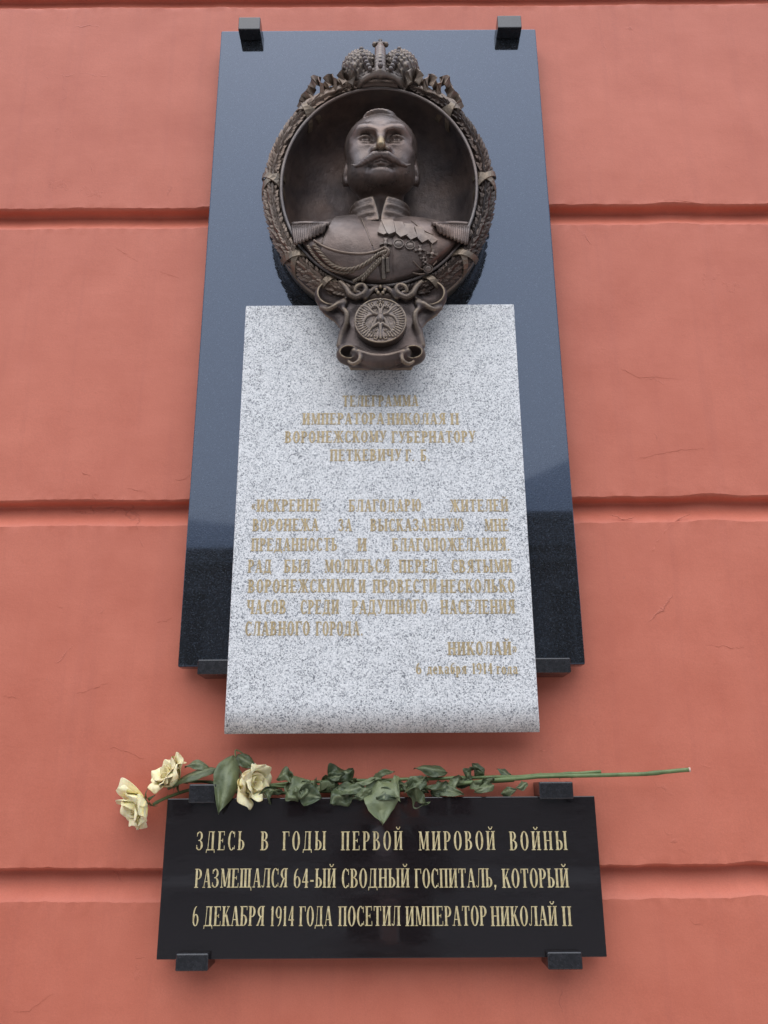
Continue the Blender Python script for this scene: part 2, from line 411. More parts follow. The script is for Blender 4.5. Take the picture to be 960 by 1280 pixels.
for (x0, x1, z0, z1) in holes:
    b.add([(x0,-19.7,z0),(x1,-19.7,z0),(x1,-19.9,z0),(x0,-19.9,z0),(x0,-19.7,z1),(x1,-19.7,z1),(x1,-19.9,z1),(x0,-19.9,z1)], [(0,1,2,3),(4,7,6,5),(0,3,7,4),(1,5,6,2)])
b.add([(-32.5,-19.7,0),(-32.5,-26,0),(-32.5,-26,HT-.5),(-32.5,-19.7,HT-.5),(32.5,-19.7,0),(32.5,-26,0),(32.5,-26,HT-.5),(32.5,-19.7,HT-.5)], [(0,1,2,3),(4,7,6,5),(1,5,6,2)])
attach(b.build('facade', FACADE), house)
pane = None
for (x0, x1, z0, z1) in holes:
    if pane is None:
        q = MB(); q.box(-.6, .6, -.01, .01, -1, 1); pane = q.build('window', GLASS)
        q2 = MB(); q2.box(-.6,-.53,.012,.05,-1,1); q2.box(.53,.6,.012,.05,-1,1); q2.box(-.03,.03,.012,.05,-1,1); q2.box(-.53,.53,.012,.05,.3,.36)
        frm = q2.build('window_frame', TRIM, pane); w = pane
    else:
        w = pane.copy(); COL.objects.link(w); fr = frm.copy(); COL.objects.link(fr); fr.parent = w
    w.parent = house; w.location = ((x0 + x1) / 2, -.16, (z0 + z1) / 2); w.scale = (1, 1, (z1 - z0) / 2)
b = MB(); b.box(-32.8, 32.8, -26, -19.3, HT - .5, HT - .18); b.box(-32.6, 32.6, -19.66, -19.6, 3.7, 3.95); attach(b.build('cornice', TRIM), house)
b = MB(); b.add([(-33,-19.1,HT-.18),(33,-19.1,HT-.18),(33,-26,HT-.17),(-33,-26,HT-.17),(-33,-22.8,HT+.5),(33,-22.8,HT+.5)], [(0,1,5,4),(2,3,4,5),(0,4,3),(1,2,5),(0,3,2,1)])
attach(b.build('roof', GLASS), house)
b = MB(); b.box(3.2, 15.0, -25, -19.32, HT - .16, HT + .62); b.box(3.0, 15.2, -25.2, -19.2, HT + .62, HT + .78); attach(b.build('attic', FACADE), house)

# ------------------------------------------------------------------ stone plates
def ellipse_pts(a, b, n, cz, y, off=0): return [Vector((CX + a*math.cos(2*math.pi*i/n + off), y, cz + b*math.sin(2*math.pi*i/n + off))) for i in range(n)]
RZ = 2.988                                      # centre height of the oval relief
def slab_with_hole(x0, x1, z0, z1, yf, yb, a, b_, cz):
    # ellipse points plus matching points on the rectangle; corners included exactly
    angs = [2*math.pi*i/96 for i in range(96)]
    for cxn, czn in ((x0,z0),(x1,z0),(x1,z1),(x0,z1)):
        t = math.atan2(czn - cz, cxn - CX) % (2*math.pi)
        k = min(range(len(angs)), key=lambda i: abs(angs[i] - t)); angs[k] = t
    inn, outr = [], []
    for t in angs:
        c, s = math.cos(t), math.sin(t)
        k = 1 / math.sqrt((c/a)**2 + (s/b_)**2); inn.append((CX + k*c, cz + k*s))
        kk = min([v for v in [((x1 - CX)/c if c > 1e-9 else 9e9), ((x0 - CX)/c if c < -1e-9 else 9e9), ((z1 - cz)/s if s > 1e-9 else 9e9), ((z0 - cz)/s if s < -1e-9 else 9e9)]])
        outr.append((CX + kk*c, cz + kk*s))
    n = len(angs); vs = []
    for (lst, y) in ((inn, yf), (outr, yf), (outr, yb), (inn, yb)): vs += [(p[0], y, p[1]) for p in lst]
    fs = []
    for i in range(n):
        j = (i + 1) % n
        for r in range(4):
            q = (r + 1) % 4; fs.append((r*n + i, r*n + j, q*n + j, q*n + i))
    return vs, fs
vs, fs = slab_with_hole(-.4205, .4065, 1.894, 3.556, -.05, -.018, .246, .290, RZ)
slab = mesh_obj('stone_slab', vs, fs, DARKGRAN); fix_normals(slab); bevel(slab, .003, 2, 60)
tag(slab, 'tall polished dark blue-grey granite slab mounted on the wall behind the bronze relief', 'slab')

# pale plaque: flat face, then flaring forward at the bottom to a rounded nose
YP = -.086
X0, X1, ZT = -.3125, .2995, 2.708
prof = [(-.054, ZT), (YP + .0015, ZT), (YP, ZT - .002)]
prof += [(YP, z) for z in np.linspace(2.66, 1.86, 24)]
for t in np.linspace(0, 1, 12)[1:]:
    prof.append((YP, 1.86 - .042 * t))
cy, cz_, rr = YP + .052, 1.818, .052                  # the lower end rolls back under like the end of a scroll
for t in np.linspace(0, 1, 12)[1:]:
    a = math.pi + t * math.radians(56)
    prof.append((cy + rr * math.cos(a), cz_ + rr * 1.34 * math.sin(a)))
prof += [(-.056, prof[-1][1] + .004), (-.054, 1.80)]
n = len(prof); vs = [(x + (.0035 if x > 0 else -.0035) * max(0, (1.815 - z) / .05) ** 1.5 * (1 if z < 1.815 else 0) if z < 1.815 else x, y, z) for x in (X0, X1) for y, z in prof]
fs = [(i, (i+1) % n, n + (i+1) % n, n + i) for i in range(n)] + [tuple(range(n))[::-1], tuple(range(n, 2*n))]
plq = mesh_obj('granite_plaque', vs, fs, WHITEGRAN); fix_normals(plq); bevel(plq, .0012, 2, 60)
tag(plq, 'pale speckled granite plaque with a curled lower lip and faded gold inscription', 'plaque')
b = MB(); b.box(-.4205, .402, -.06, -.028, 1.362, 1.641)
low = bevel(b.build('black_plaque', BLACK), .0015)
tag(low, 'glossy black stone plaque with gold inscription below the pale granite plaque', 'plaque')

# ------------------------------------------------------------------ lettering: a condensed roman drawn stroke by stroke
class Glyph:
    T, H = .17, .045
    def __init__(s): s.q = []
    def quad(s, *p): s.q.append(p); return s
    def v(s, x, y0=0, y1=1, t=None): t = t or s.T; return s.quad((x-t/2,y0),(x+t/2,y0),(x+t/2,y1),(x-t/2,y1))
    def h(s, x0, x1, y, t=None): t = t or s.H; return s.quad((x0,y-t/2),(x1,y-t/2),(x1,y+t/2),(x0,y+t/2))
    def serif(s, x, y, w=.155): 
        y = s.H/2 if y == 0 else (1 - s.H/2 if y == 1 else y); return s.h(x - w, x + w, y)
    def stem(s, x, y0=0, y1=1, t=None): s.v(x, y0, y1, t); s.serif(x, y0); s.serif(x, y1); return s
    def d(s, x0, y0, x1, y1, t):
        if t < .09: t = max(t, s.H * 1.05)
        return s.quad((x0-t/2,y0),(x0+t/2,y0),(x1+t/2,y1),(x1-t/2,y1))
    def arc(s, cx, cy, rx, ry, a0, a1, tv=None, th=None, n=14):
        tv = tv or s.T; th = th or s.H
        for i in range(n):
            p = []
            for k, (A, B) in ((i, (rx, ry)), (i + 1, (rx, ry))):
                t = math.radians(a0 + (a1 - a0) * k / n); p.append((cx + A*math.cos(t), cy + B*math.sin(t)))
            for k in (i + 1, i):
                t = math.radians(a0 + (a1 - a0) * k / n); p.append((cx + (rx-tv)*math.cos(t), cy + (ry-th)*math.sin(t)))
            s.quad(*p)
        return s
def G(ch):
    g = Glyph(); T, H = g.T, g.H; w = .62
    if ch in 'АЛД':
        g.d(.56, 0, .35, 1, T); g.d(.10, 0, .31, 1, .055) if ch == 'А' else None
        if ch == 'А': g.h(.17, .5, .32); g.serif(.10, 0, .11); g.serif(.56, 0, .14)
        elif ch == 'Л': g.q = []; g.stem(.55); g.h(.2, .5, 1-H/2); g.d(.17, .12, .24, 1, .05); g.arc(.09, .1, .11, .1, 170, 370, .06, .05, 8)
        else:
            g.q = []; g.v(.54); g.h(.16, .68, 1-H/2); g.d(.15, 0, .23, 1, .05); g.h(.02, .72, H/2, H*1.3); g.d(.03, -.14, .05, 0, .05); g.d(.71, -.14, .69, 0, .05)
        w = .68 if ch != 'Д' else .74
    elif ch == 'Б': g.stem(.14); g.h(.14, .56, 1-H/2); g.v(.55, .8, 1, .04); g.arc(.28, .28, .30, .28, -90, 90, T); g.h(.14, .3, .56-H/2); g.h(.14, .3, H/2); w = .62
    elif ch == 'В': g.stem(.14); g.arc(.27, .27, .32, .27, -90, 90, T); g.arc(.25, .76, .27, .24, -90, 90, T*.9); g.h(.14,.28,.54-H/2); g.h(.14,.28,1-H/2); g.h(.14,.28,H/2); w = .62
    elif ch == 'Г': g.stem(.14); g.h(.14, .52, 1-H/2); g.d(.53, .74, .51, 1, .05); w = .56
    elif ch == 'Е': g.stem(.14); g.h(.14,.52,1-H/2); g.h(.14,.52,H/2); g.h(.14,.4,.51); g.v(.52,.78,1,.04); g.v(.55,0,.24,.04); g.v(.40,.41,.61,.04); w = .6
    elif ch == 'Ж': g.stem(.46); g.d(.08,0,.33,.54,.06); g.d(.12,1,.38,.48,T*.8); g.d(.84,0,.60,.54,T*.8); g.d(.80,1,.54,.48,.06); g.serif(.07,0,.09); g.serif(.85,0,.1); g.serif(.12,1,.1); g.serif(.80,1,.1); w = .92
    elif ch == 'З': g.arc(.25,.27,.30,.27,-150,90,T); g.arc(.25,.76,.26,.24,-90,150,T*.9); g.h(.17,.28,.52); g.v(.05,.08,.28,.05); g.v(.06,.74,.94,.05); w = .6
    elif ch in 'ИЙ':
        g.stem(.14); g.stem(.56); g.d(.22, .12, .50, .88, .06)
        if ch == 'Й': g.arc(.35, 1.21, .15, .13, 180, 360, .05, .06, 8); g.v(.22,1.18,1.24,.08); g.v(.48,1.18,1.24,.08)
        w = .70
    elif ch == 'К': g.stem(.14); g.d(.22,.45,.50,.95,.06); g.d(.56,0,.33,.58,T); g.serif(.56,0,.13); g.serif(.50,1,.11); w = .66
    elif ch == 'М': g.v(.12,0,1,.055); g.serif(.12,0,.11); g.serif(.11,1,.09); g.stem(.72); g.d(.40,.06,.17,1,T*.9); g.d(.41,.06,.66,1,.05); w = .84
    elif ch == 'Н': g.stem(.14); g.stem(.56); g.h(.14,.56,.51); w = .70
    elif ch == 'О': g.arc(.32,.5,.31,.52,0,360,T,H,22); w = .64
    elif ch == 'П': g.stem(.14); g.stem(.55); g.h(.14,.55,1-H/2); w = .69
    elif ch == 'Р': g.stem(.14); g.arc(.26,.72,.30,.28,-90,90,T); g.h(.14,.28,.44+H/2); g.h(.14,.28,1-H/2); w = .58
    elif ch == 'С': g.arc(.33,.5,.31,.52,48,312,T,H,18); g.v(.55,.68,.98,.045); g.v(.57,.04,.24,.04); w = .61
    elif ch == 'Т': g.stem(.32); g.h(.04,.60,1-H/2); g.v(.05,.76,1,.045); g.v(.59,.76,1,.045); w = .64
    elif ch == 'У': g.d(.36,.32,.14,1,T); g.d(.29,.16,.56,1,.055); g.serif(.14,1,.13); g.serif(.55,1,.1); g.arc(.19,.14,.13,.13,160,370,.06,.05,8); w = .64
    elif ch == 'Ч': g.stem(.52); g.v(.14,.55,1,T); g.serif(.14,1); g.arc(.33,.56,.27,.16,180,300,.1,H,8); w = .66
    elif ch == 'Щ' or ch == 'Ш':
        g.stem(.14); g.stem(.46); g.stem(.78); g.h(.14,.86,H/2)
        if ch == 'Щ': g.d(.95,-.16,.93,.03,.05); g.h(.8,.96,H/2)
        w = .98 if ch == 'Щ' else .92
    elif ch in 'ЬЫ':
        g.stem(.14); g.arc(.26,.27,.29,.27,-90,90,T); g.h(.14,.28,.54-H/2); g.h(.14,.28,H/2); w = .58
        if ch == 'Ы': g.stem(.76); w = .90
    elif ch == 'Ю': g.stem(.14); g.h(.14,.36,.51); g.arc(.62,.5,.28,.52,0,360,T*.9,H,20); w = .94
    elif ch == 'Я': g.stem(.50); g.arc(.38,.72,.30,.28,90,270,T); g.h(.36,.5,.44+H/2); g.h(.36,.5,1-H/2); g.d(.10,0,.34,.46,.12); g.serif(.09,0,.09); w = .64
    elif ch == 'I': g.stem(.16); w = .32
    elif ch == '1': g.v(.22); g.serif(.22,0,.14); g.d(.10,.82,.20,.98,.06); w = .42
    elif ch == '4': g.v(.38); g.serif(.38,0,.13); g.h(.04,.54,.30,.06); g.d(.07,.30,.36,1,.06); w = .56
    elif ch == '6': g.arc(.28,.30,.27,.31,0,360,T*.85,H,18); g.arc(.36,.46,.35,.56,95,190,T*.85,H,10); w = .56
    elif ch == '9': g.arc(.28,.70,.27,.31,0,360,T*.85,H,18); g.arc(.20,.54,.35,.56,-85,10,T*.85,H,10); w = .56
    elif ch == '-': g.h(.04,.32,.36,.09); w = .36
    elif ch == '.': g.v(.12,0,.13,.14); w = .24
    elif ch == ',': g.v(.12,0,.13,.14); g.d(.08,-.14,.16,.04,.06); w = .24
    elif ch in '«»':
        for k in (0, .16):
            if ch == '«': g.d(.05+k,.42,.16+k,.64,.06); g.d(.16+k,.20,.05+k,.43,.06)
            else: g.d(.16+k,.42,.05+k,.64,.06); g.d(.05+k,.20,.16+k,.43,.06)
        w = .38
    # lower case, drawn in the same bold face
    elif ch == 'о': g.arc(.27,.34,.26,.36,0,360,T,H,16); w = .54
    elif ch == 'а': g.v(.42,0,.62,T*.9); g.arc(.27,.5,.22,.20,10,160,T*.8,H*1.2,8); g.arc(.22,.2,.2,.22,60,350,T*.8,H,10); g.h(.38,.58,H/2); w = .58
    elif ch == 'е': g.arc(.27,.34,.26,.36,20,320,T,H,16); g.h(.1,.5,.36); w = .54
    elif ch == 'к': g.stem(.13,0,.68); g.d(.2,.3,.42,.64,.06); g.d(.48,0,.28,.4,T*.9); g.serif(.47,0,.1); w = .56
    elif ch == 'б': g.arc(.27,.31,.26,.33,0,360,T,H,16); g.arc(.34,.44,.32,.52,100,180,T*.8,H,8); g.h(.3,.5,.97,.06); w = .54
    elif ch == 'р': g.v(.13,-.28,.68); g.serif(.13,-.26); g.arc(.26,.34,.26,.36,-120,120,T,H,12); w = .54
    elif ch == 'я': g.stem(.44,0,.68); g.arc(.32,.49,.24,.20,90,270,T*.8); g.h(.3,.44,.68-H/2); g.h(.3,.44,.29+H/2); g.d(.09,0,.28,.3,.1); w = .56
    elif ch == 'д': g.v(.42,0,.68); g.h(.14,.5,.68-H/2); g.d(.13,0,.2,.68,.05); g.h(.0,.56,H/2,.06); g.d(.02,-.14,.03,0,.05); g.d(.55,-.14,.54,0,.05); w = .58
    elif ch == 'г': g.stem(.13,0,.68); g.h(.13,.42,.68-H/2); g.v(.43,.5,.68,.05); w = .46
    return g, w
GC = {}
def inscription(parent, material, Y, words, ytop, ybase, weight=1.0, dep=.0007, thin=.042, gap=.085):
    """words: (text, left px, right px) as they stand in the line; every letter is a raised piece of its own"""
    Glyph.T = .17 * weight; Glyph.H = thin
    for (text, xa, xb) in words:
        pa, pb = P(xa, ybase, Y), P(xb, ybase, Y); top = P((xa+xb)/2, ytop, Y); hgt = (top.z - (pa.z+pb.z)/2)
        gl = [G(ch) for ch in text]
        tot = sum(g[1] for g in gl) + gap * (len(text) - 1); sc = (pb.x - pa.x) / tot
        x = pa.x
        for ch, (g, w) in zip(text, gl):
            key = (ch, weight, thin, material.name)
            if key not in GC:
                mb = MB()
                for k, q in enumerate(g.q):
                    yf = -dep - k * .00002; yb = .0004
                    mb.add([(a, yf, b_) for a, b_ in q] + [(a, yb, b_) for a, b_ in q], [(0,1,2,3),(4,7,6,5),(0,4,5,1),(1,5,6,2),(2,6,7,3),(3,7,4,0)])
                o = mb.build('letter', material, parent); GC[key] = o.data
            else: o = link(bpy.data.objects.new('letter', GC[key]), parent)
            o.location = (x, Y, pa.z); o.scale = (sc, 1, hgt); x += (w + gap) * sc
inscription(low, GOLD_B, -.06, [('ЗДЕСЬ',245,305.6),('В',325.5,335.5),('ГОДЫ',352.8,407.2),('ПЕРВОЙ',426.3,503.3),('МИРОВОЙ',523.3,619.2),('ВОЙНЫ',637.3,709.3)], 1039.4, 1062.8, weight=.95, gap=.24)
inscription(low, GOLD_B, -.06, [('РАЗМЕЩАЛСЯ',243,359),('64-ЫЙ',367,419.7),('СВОДНЫЙ',426.9,512),('ГОСПИТАЛЬ,',518.4,621),('КОТОРЫЙ',628,711.5)], 1086, 1109.7, weight=.95)
inscription(low, GOLD_B, -.06, [('6',240.3,247.8),('ДЕКАБРЯ',254.4,330),('1914',337.2,367.5),('ГОДА',373.8,415),('ПОСЕТИЛ',422.8,500.5),('ИМПЕРАТОР',507,609),('НИКОЛАЙ',614,697),('II',703,715.4)], 1133, 1157.5, weight=.95)
for words, yt, yb in [
    ([('ТЕЛЕГРАММА',428,523)],494.6,508.3),
    ([('ИМПЕРАТОРА',378,480),('НИКОЛАЯ',484,557),('II',563,574)],516.7,530.8),
    ([('ВОРОНЕЖСКОМУ',356,483),('ГУБЕРНАТОРУ',489.6,594.6)],539.2,553.6),
    ([('ПЕТКЕВИЧУ',412.5,502),('Г.',507,518),('Б.',526,537.5)],562,576.4),
    ([('«ИСКРЕННЕ',314,401),('БЛАГОДАРЮ',436,527),('ЖИТЕЛЕЙ',563,635.5)],624.6,639.6),
    ([('ВОРОНЕЖА',315.4,398),('ЗА',423,439.6),('ВЫСКАЗАННУЮ',463,580),('МНЕ',606,636)],648.8,664),
    ([('ПРЕДАННОСТЬ',314,421.7),('И',446.7,458.3),('БЛАГОПОЖЕЛАНИЯ.',490,637.5)],673,689),
    ([('РАД',309.8,339),('БЫЛ',355,387),('МОЛИТЬСЯ',405.6,487),('ПЕРЕД',498.8,547.8),('СВЯТЫМИ',564.4,640)],699.7,715.9),
    ([('ВОРОНЕЖСКИМИ',309.8,442.8),('И',448.4,457),('ПРОВЕСТИ',466,546),('НЕСКОЛЬКО',551,644)],724.6,741),
    ([('ЧАСОВ',308.4,357.4),('СРЕДИ',375.4,423.5),('РАДУШНОГО',439.7,534.6),('НАСЕЛЕНИЯ',551,644)],750,767.5),
    ([('СЛАВНОГО',306,387),('ГОРОДА.',394.6,453.7)],777,794.6),
    ([('НИКОЛАЙ»',560,646.6)],802.5,819),
    ([('6',520,527),('декабря',534,583),('1914',590,616),('года',621,647.5)],829,842.5)]:
    inscription(plq, GOLD_W, YP, words, yt, yb, weight=1.15, thin=.085, gap=.12)

# ------------------------------------------------------------------ clips that hold the stones
def clip(x0, x1, z0, z1, yf, face, s0, s1, label):
    c = empty('stone_clip', ((x0 + x1) / 2, face, (z0 + z1) / 2)); tag(c, label, 'clip', 'dark clips holding the stones')
    w = (x1 - x0) / 2; h = (z1 - z0) / 2
    b = MB(); b.box(-w, w, yf - face, 0, -h, h); bevel(b.build('clip_lip', CLIP, c), .0025, 3)
    b = MB(); b.box(-w * .96, w * .96, .0002, -face + .006, s0 - c.location.z, s1 - c.location.z); bevel(b.build('clip_shank', CLIP, c), .0015, 2)
A = 'dark stone clip gripping the '
for (px0, px1, py0, py1, yf, face, edge, side, lab) in [
    (297.5, 325.5, 22.5, 36.5, -.086, -.0508, 3.5568, 1, A + 'top left edge of the tall blue-grey slab'),
    (622.5, 651.5, 21, 34.5, -.086, -.0508, 3.5568, 1, A + 'top right edge of the tall blue-grey slab'),
    (246, 287, 824, 843, -.072, -.0508, 1.8932, 0, A + 'bottom left edge of the tall slab, beside the pale plaque'),
    (669, 713, 822, 841, -.072, -.0508, 1.8932, 0, A + 'bottom right edge of the tall slab, beside the pale plaque'),
    (235, 270, 980, 1004, -.072, -.0608, 1.6418, 1, A + 'top left corner of the black plaque, beside a rose leaf'),
    (675, 716, 977, 999, -.074, -.0608, 1.6418, 1, A + 'top right corner of the black plaque, under rose stems'),
    (218.5, 260.5, 1192, 1214.5, -.077, -.0608, 1.3612, 0, A + 'bottom left edge of the black plaque'),
    (685.5, 727.5, 1190, 1212.5, -.077, -.0608, 1.3612, 0, A + 'bottom right edge of the black plaque')]:
    a = P(px0, py1, yf); c = P(px1, py0, yf)
    if side: s0, s1 = edge, max(c.z, edge + .006)
    else: s0, s1 = min(a.z, edge - .006), edge
    clip(a.x, c.x, min(a.z, s0) if not side else a.z, max(c.z, s1) if side else c.z, yf, face, s0, s1, lab)

# ------------------------------------------------------------------ sculpting: signed distances on a grid, surfaced by surface nets
class Grid:
    def __init__(s, lo, hi, h):
        s.lo = np.array(lo, np.float32); s.h = h
        n = [int((b - a) / h) + 1 for a, b in zip(lo, hi)]
        s.X, s.Y, s.Z = np.meshgrid(*[lo[i] + h * np.arange(n[i]) for i in range(3)], indexing='ij')
        s.X = s.X.astype(np.float32); s.Y = s.Y.astype(np.float32); s.Z = s.Z.astype(np.float32)
    @property
    def p(s): return (s.X, s.Y, s.Z)
def sd_ell(p, c, r, rot=0.0, tilt=0.0, yaw=0.0):          # rot about y, tilt about x, yaw about z
    x, y, z = p[0] - c[0], p[1] - c[1], p[2] - c[2]
    if rot: a, b_ = math.cos(rot), math.sin(rot); x, z = a*x + b_*z, -b_*x + a*z
    if tilt: a, b_ = math.cos(tilt), math.sin(tilt); y, z = a*y + b_*z, -b_*y + a*z
    if yaw: a, b_ = math.cos(yaw), math.sin(yaw); x, y = a*x + b_*y, -b_*x + a*y
    k0 = np.sqrt((x/r[0])**2 + (y/r[1])**2 + (z/r[2])**2); k1 = np.sqrt((x/r[0]**2)**2 + (y/r[1]**2)**2 + (z/r[2]**2)**2)
    return k0 * (k0 - 1) / np.maximum(k1, 1e-6)
def sd_cap(p, a, b_, ra, rb=None):
    rb = ra if rb is None else rb
    ax, ay, az = a; bx, by, bz = b_[0]-ax, b_[1]-ay, b_[2]-az; L2 = bx*bx+by*by+bz*bz + 1e-12
    x, y, z = p[0]-ax, p[1]-ay, p[2]-az
    t = np.clip((x*bx + y*by + z*bz) / L2, 0, 1)
    return np.sqrt((x-t*bx)**2 + (y-t*by)**2 + (z-t*bz)**2) - (ra + (rb-ra)*t)
def smin(a, b_, k): h = np.maximum(k - np.abs(a - b_), 0) / k; return np.minimum(a, b_) - h*h*k*.25
def smax(a, b_, k): return -smin(-a, -b_, k)
def sd_path(p, pts, rad):
    d = None
    for i in range(len(pts) - 1):
        c = sd_cap(p, pts[i], pts[i+1], rad[i], rad[i+1]); d = c if d is None else np.minimum(d, c)
    return d
def sd_curve(p, pts, rad, n=3):
    pp = resample([(*q_, ) for q_ in pts], (len(pts) - 1) * n + 1); rr_ = [float(v) for v in np.interp(np.linspace(0, len(rad) - 1, len(pp)), range(len(rad)), rad)]
    return sd_path(p, [tuple(w) for w in pp], rr_)
def surface_nets(F, lo, h):
    F = F.astype(np.float32); ins = F < 0; nx, ny, nz = F.shape
    cs = (nx-1, ny-1, nz-1)
    sl = lambda o: tuple(slice(o[i], o[i] + cs[i]) for i in range(3))
    acc = np.zeros(cs + (3,), np.float32); cnt = np.zeros(cs, np.float32)
    corners = [(i, j, k) for i in (0, 1) for j in (0, 1) for k in (0, 1)]
    for a in corners:
        for ax in range(3):
            if a[ax]: continue
            b_ = list(a); b_[ax] = 1; fa, fb = F[sl(a)], F[sl(b_)]
            m_ = (fa < 0) != (fb < 0); t = np.where(m_, fa / np.where(m_, fa - fb, 1), 0)
            for d in range(3): acc[..., d] += np.where(m_, a[d] + (t if d == ax else 0), 0)
            cnt += m_
    act = cnt > 0; idx = np.full(cs, -1, np.int64); idx[act] = np.arange(act.sum())
    ii = np.argwhere(act); V = (ii + acc[act] / cnt[act][:, None]) * h + np.array(lo)
    Q = []
    for ax in range(3):
        o1, o2 = [(1, 2), (2, 0), (0, 1)][ax]
        A = [slice(None)] * 3; B = [slice(None)] * 3; A[ax] = slice(0, -1); B[ax] = slice(1, None)
        a, b_ = ins[tuple(A)], ins[tuple(B)]
        for flip, m_ in ((0, a & ~b_), (1, ~a & b_)):
            e = np.argwhere(m_); e = e[(e[:, o1] > 0) & (e[:, o2] > 0) & (e[:, o1] < F.shape[o1]-1) & (e[:, o2] < F.shape[o2]-1)]
            def at(d1, d2):
                q = e.copy(); q[:, o1] -= d1; q[:, o2] -= d2; return idx[q[:, 0], q[:, 1], q[:, 2]]
            q = np.stack([at(0,0), at(1,0), at(1,1), at(0,1)], 1); Q.append(q[:, ::-1] if flip else q)
    return V, np.concatenate(Q)
def sculpt(name, F, g, mat_, parent, xf=None):
    V, Q = surface_nets(F, g.lo, g.h)
    if xf is not None: V = xf(V)
    me = bpy.data.meshes.new(name)
    me.vertices.add(len(V)); me.vertices.foreach_set('co', V.astype(np.float32).ravel())
    me.loops.add(len(Q) * 4); me.loops.foreach_set('vertex_index', Q.astype(np.int32).ravel())
    me.polygons.add(len(Q)); me.polygons.foreach_set('loop_start', np.arange(0, len(Q)*4, 4, dtype=np.int32)); me.polygons.foreach_set('loop_total', np.full(len(Q), 4, np.int32))
    me.update(calc_edges=True); me.validate(); me.polygons.foreach_set('use_smooth', [True] * len(me.polygons))
    me.materials.append(mat_); return link(bpy.data.objects.new(name, me), parent)

relief = empty('bronze_relief', (CX, -.05, RZ))
tag(relief, 'oval bronze relief of a moustached officer, crown above and eagle coin below', 'sculpture')
def part(o): o.matrix_parent_inverse = Matrix.Translation(relief.location).inverted(); return o

# --- niche (a deep bowl) and the oval frame
ra, rb = .2235, .2715
rows = []; nn = 128
for k in range(25):
    t = k / 24 * math.pi / 2; r = math.sin(t) ** .62; y = -.148 + .143 * math.cos(t) ** .75
    rows += [(CX + ra * 1.004 * r * math.cos(2*math.pi*i/nn), y, RZ + rb * 1.004 * r * math.sin(2*math.pi*i/nn)) for i in range(nn)]
fs = [(k*nn + i, k*nn + (i+1) % nn, (k+1)*nn + (i+1) % nn, (k+1)*nn + i) for k in range(24) for i in range(nn)]
niche = part(mesh_obj('niche', rows, fs, BRONZE_NICHE, relief, True))
def sweep(name, prof, mat_, parent, n=200, closed=True):
    vs = []; k = len(prof)
    for i in range(n):
        t = 2*math.pi*i/n; p = (ra*math.cos(t), rb*math.sin(t)); nn_ = Vector((math.cos(t)/ra, math.sin(t)/rb)).normalized()
        for (o, y) in prof: vs.append((CX + p[0] + nn_.x*o, y, RZ + p[1] + nn_.y*o))
    fs = [(i*k + j, i*k + (j+1) % k, ((i+1) % n)*k + (j+1) % k, ((i+1) % n)*k + j) for i in range(n) for j in range(k if closed else k-1)]
    o = mesh_obj(name, vs, fs, mat_, parent, True); fix_normals(o); return part(o)
bead = [(.0025 + .0042*math.cos(a), -.1525 + .0042*math.sin(a)) for a in [2*math.pi*i/10 for i in range(10)]]
sweep('frame_bead', bead, BRONZE_BEAD, relief)
RO, RYC, RRX, RRY = .0245, -.122, .0190, .034           # the wreath: an oval tube round the opening
def wreath_pt(t, phi, lift=0.0):                          # t round the oval, phi across the tube (0 inner .. pi outer side)
    nn_ = Vector((math.cos(t)/ra, math.sin(t)/rb)).normalized()
    o = RO - (RRX + lift) * math.cos(phi); y = RYC - (RRY + lift) * math.sin(phi)
    return Vector((CX + ra*math.cos(t) + nn_.x*o, y, RZ + rb*math.sin(t) + nn_.y*o))
prof = [(RO - RRX*math.cos(a), RYC - RRY*math.sin(a)) for a in np.linspace(0, math.pi*1.12, 16)] + [(.036, -.09), (.030, -.0505), (.0, -.0505), (-.002, -.10)]
sweep('wreath_core', prof, BRONZE, relief)
mb = MB(); r_ = random.Random(3)
for side in (-1, 1):                                      # overlapping laurel leaves climbing both sides from the bottom
    for i in range(84):
        s_ = i / 83
        for c_ in range(6):
            t = -math.pi/2 + side * (.16 + s_ * (math.pi - .42)) + side * .012 * (c_ % 2) + r_.uniform(-.006, .006)
            phi = .62 + c_ * .42 + r_.uniform(-.08, .08)
            dt = side * .064 * r_.uniform(.85, 1.15); sp = .24; tw = (phi - 1.55) * .10 + r_.uniform(-.12, .12)
            a = wreath_pt(t, phi, .0); tip = wreath_pt(t + dt, phi + tw, .0052 + r_.uniform(0, .0022))
            m1 = wreath_pt(t + dt*.5, phi + tw*.5 - sp, .0008); m2 = wreath_pt(t + dt*.5, phi + tw*.5 + sp, .0008); mm = wreath_pt(t + dt*.5, phi + tw*.5, .0050)
            m3 = wreath_pt(t + dt*.82, phi + tw*.8 - sp*.6, .003); m4 = wreath_pt(t + dt*.82, phi + tw*.8 + sp*.6, .003); mc = wreath_pt(t + dt*.82, phi + tw*.8, .0064)
            mb.add([a, m1, mm, m2, m3, mc, m4, tip], [(0,1,2),(0,2,3),(1,4,5,2),(2,5,6,3),(4,7,5),(5,7,6)])
o = part(mesh_obj('laurel_leaves', mb.v, mb.f, BRONZE, relief, False)); tag(o, kind='stuff')
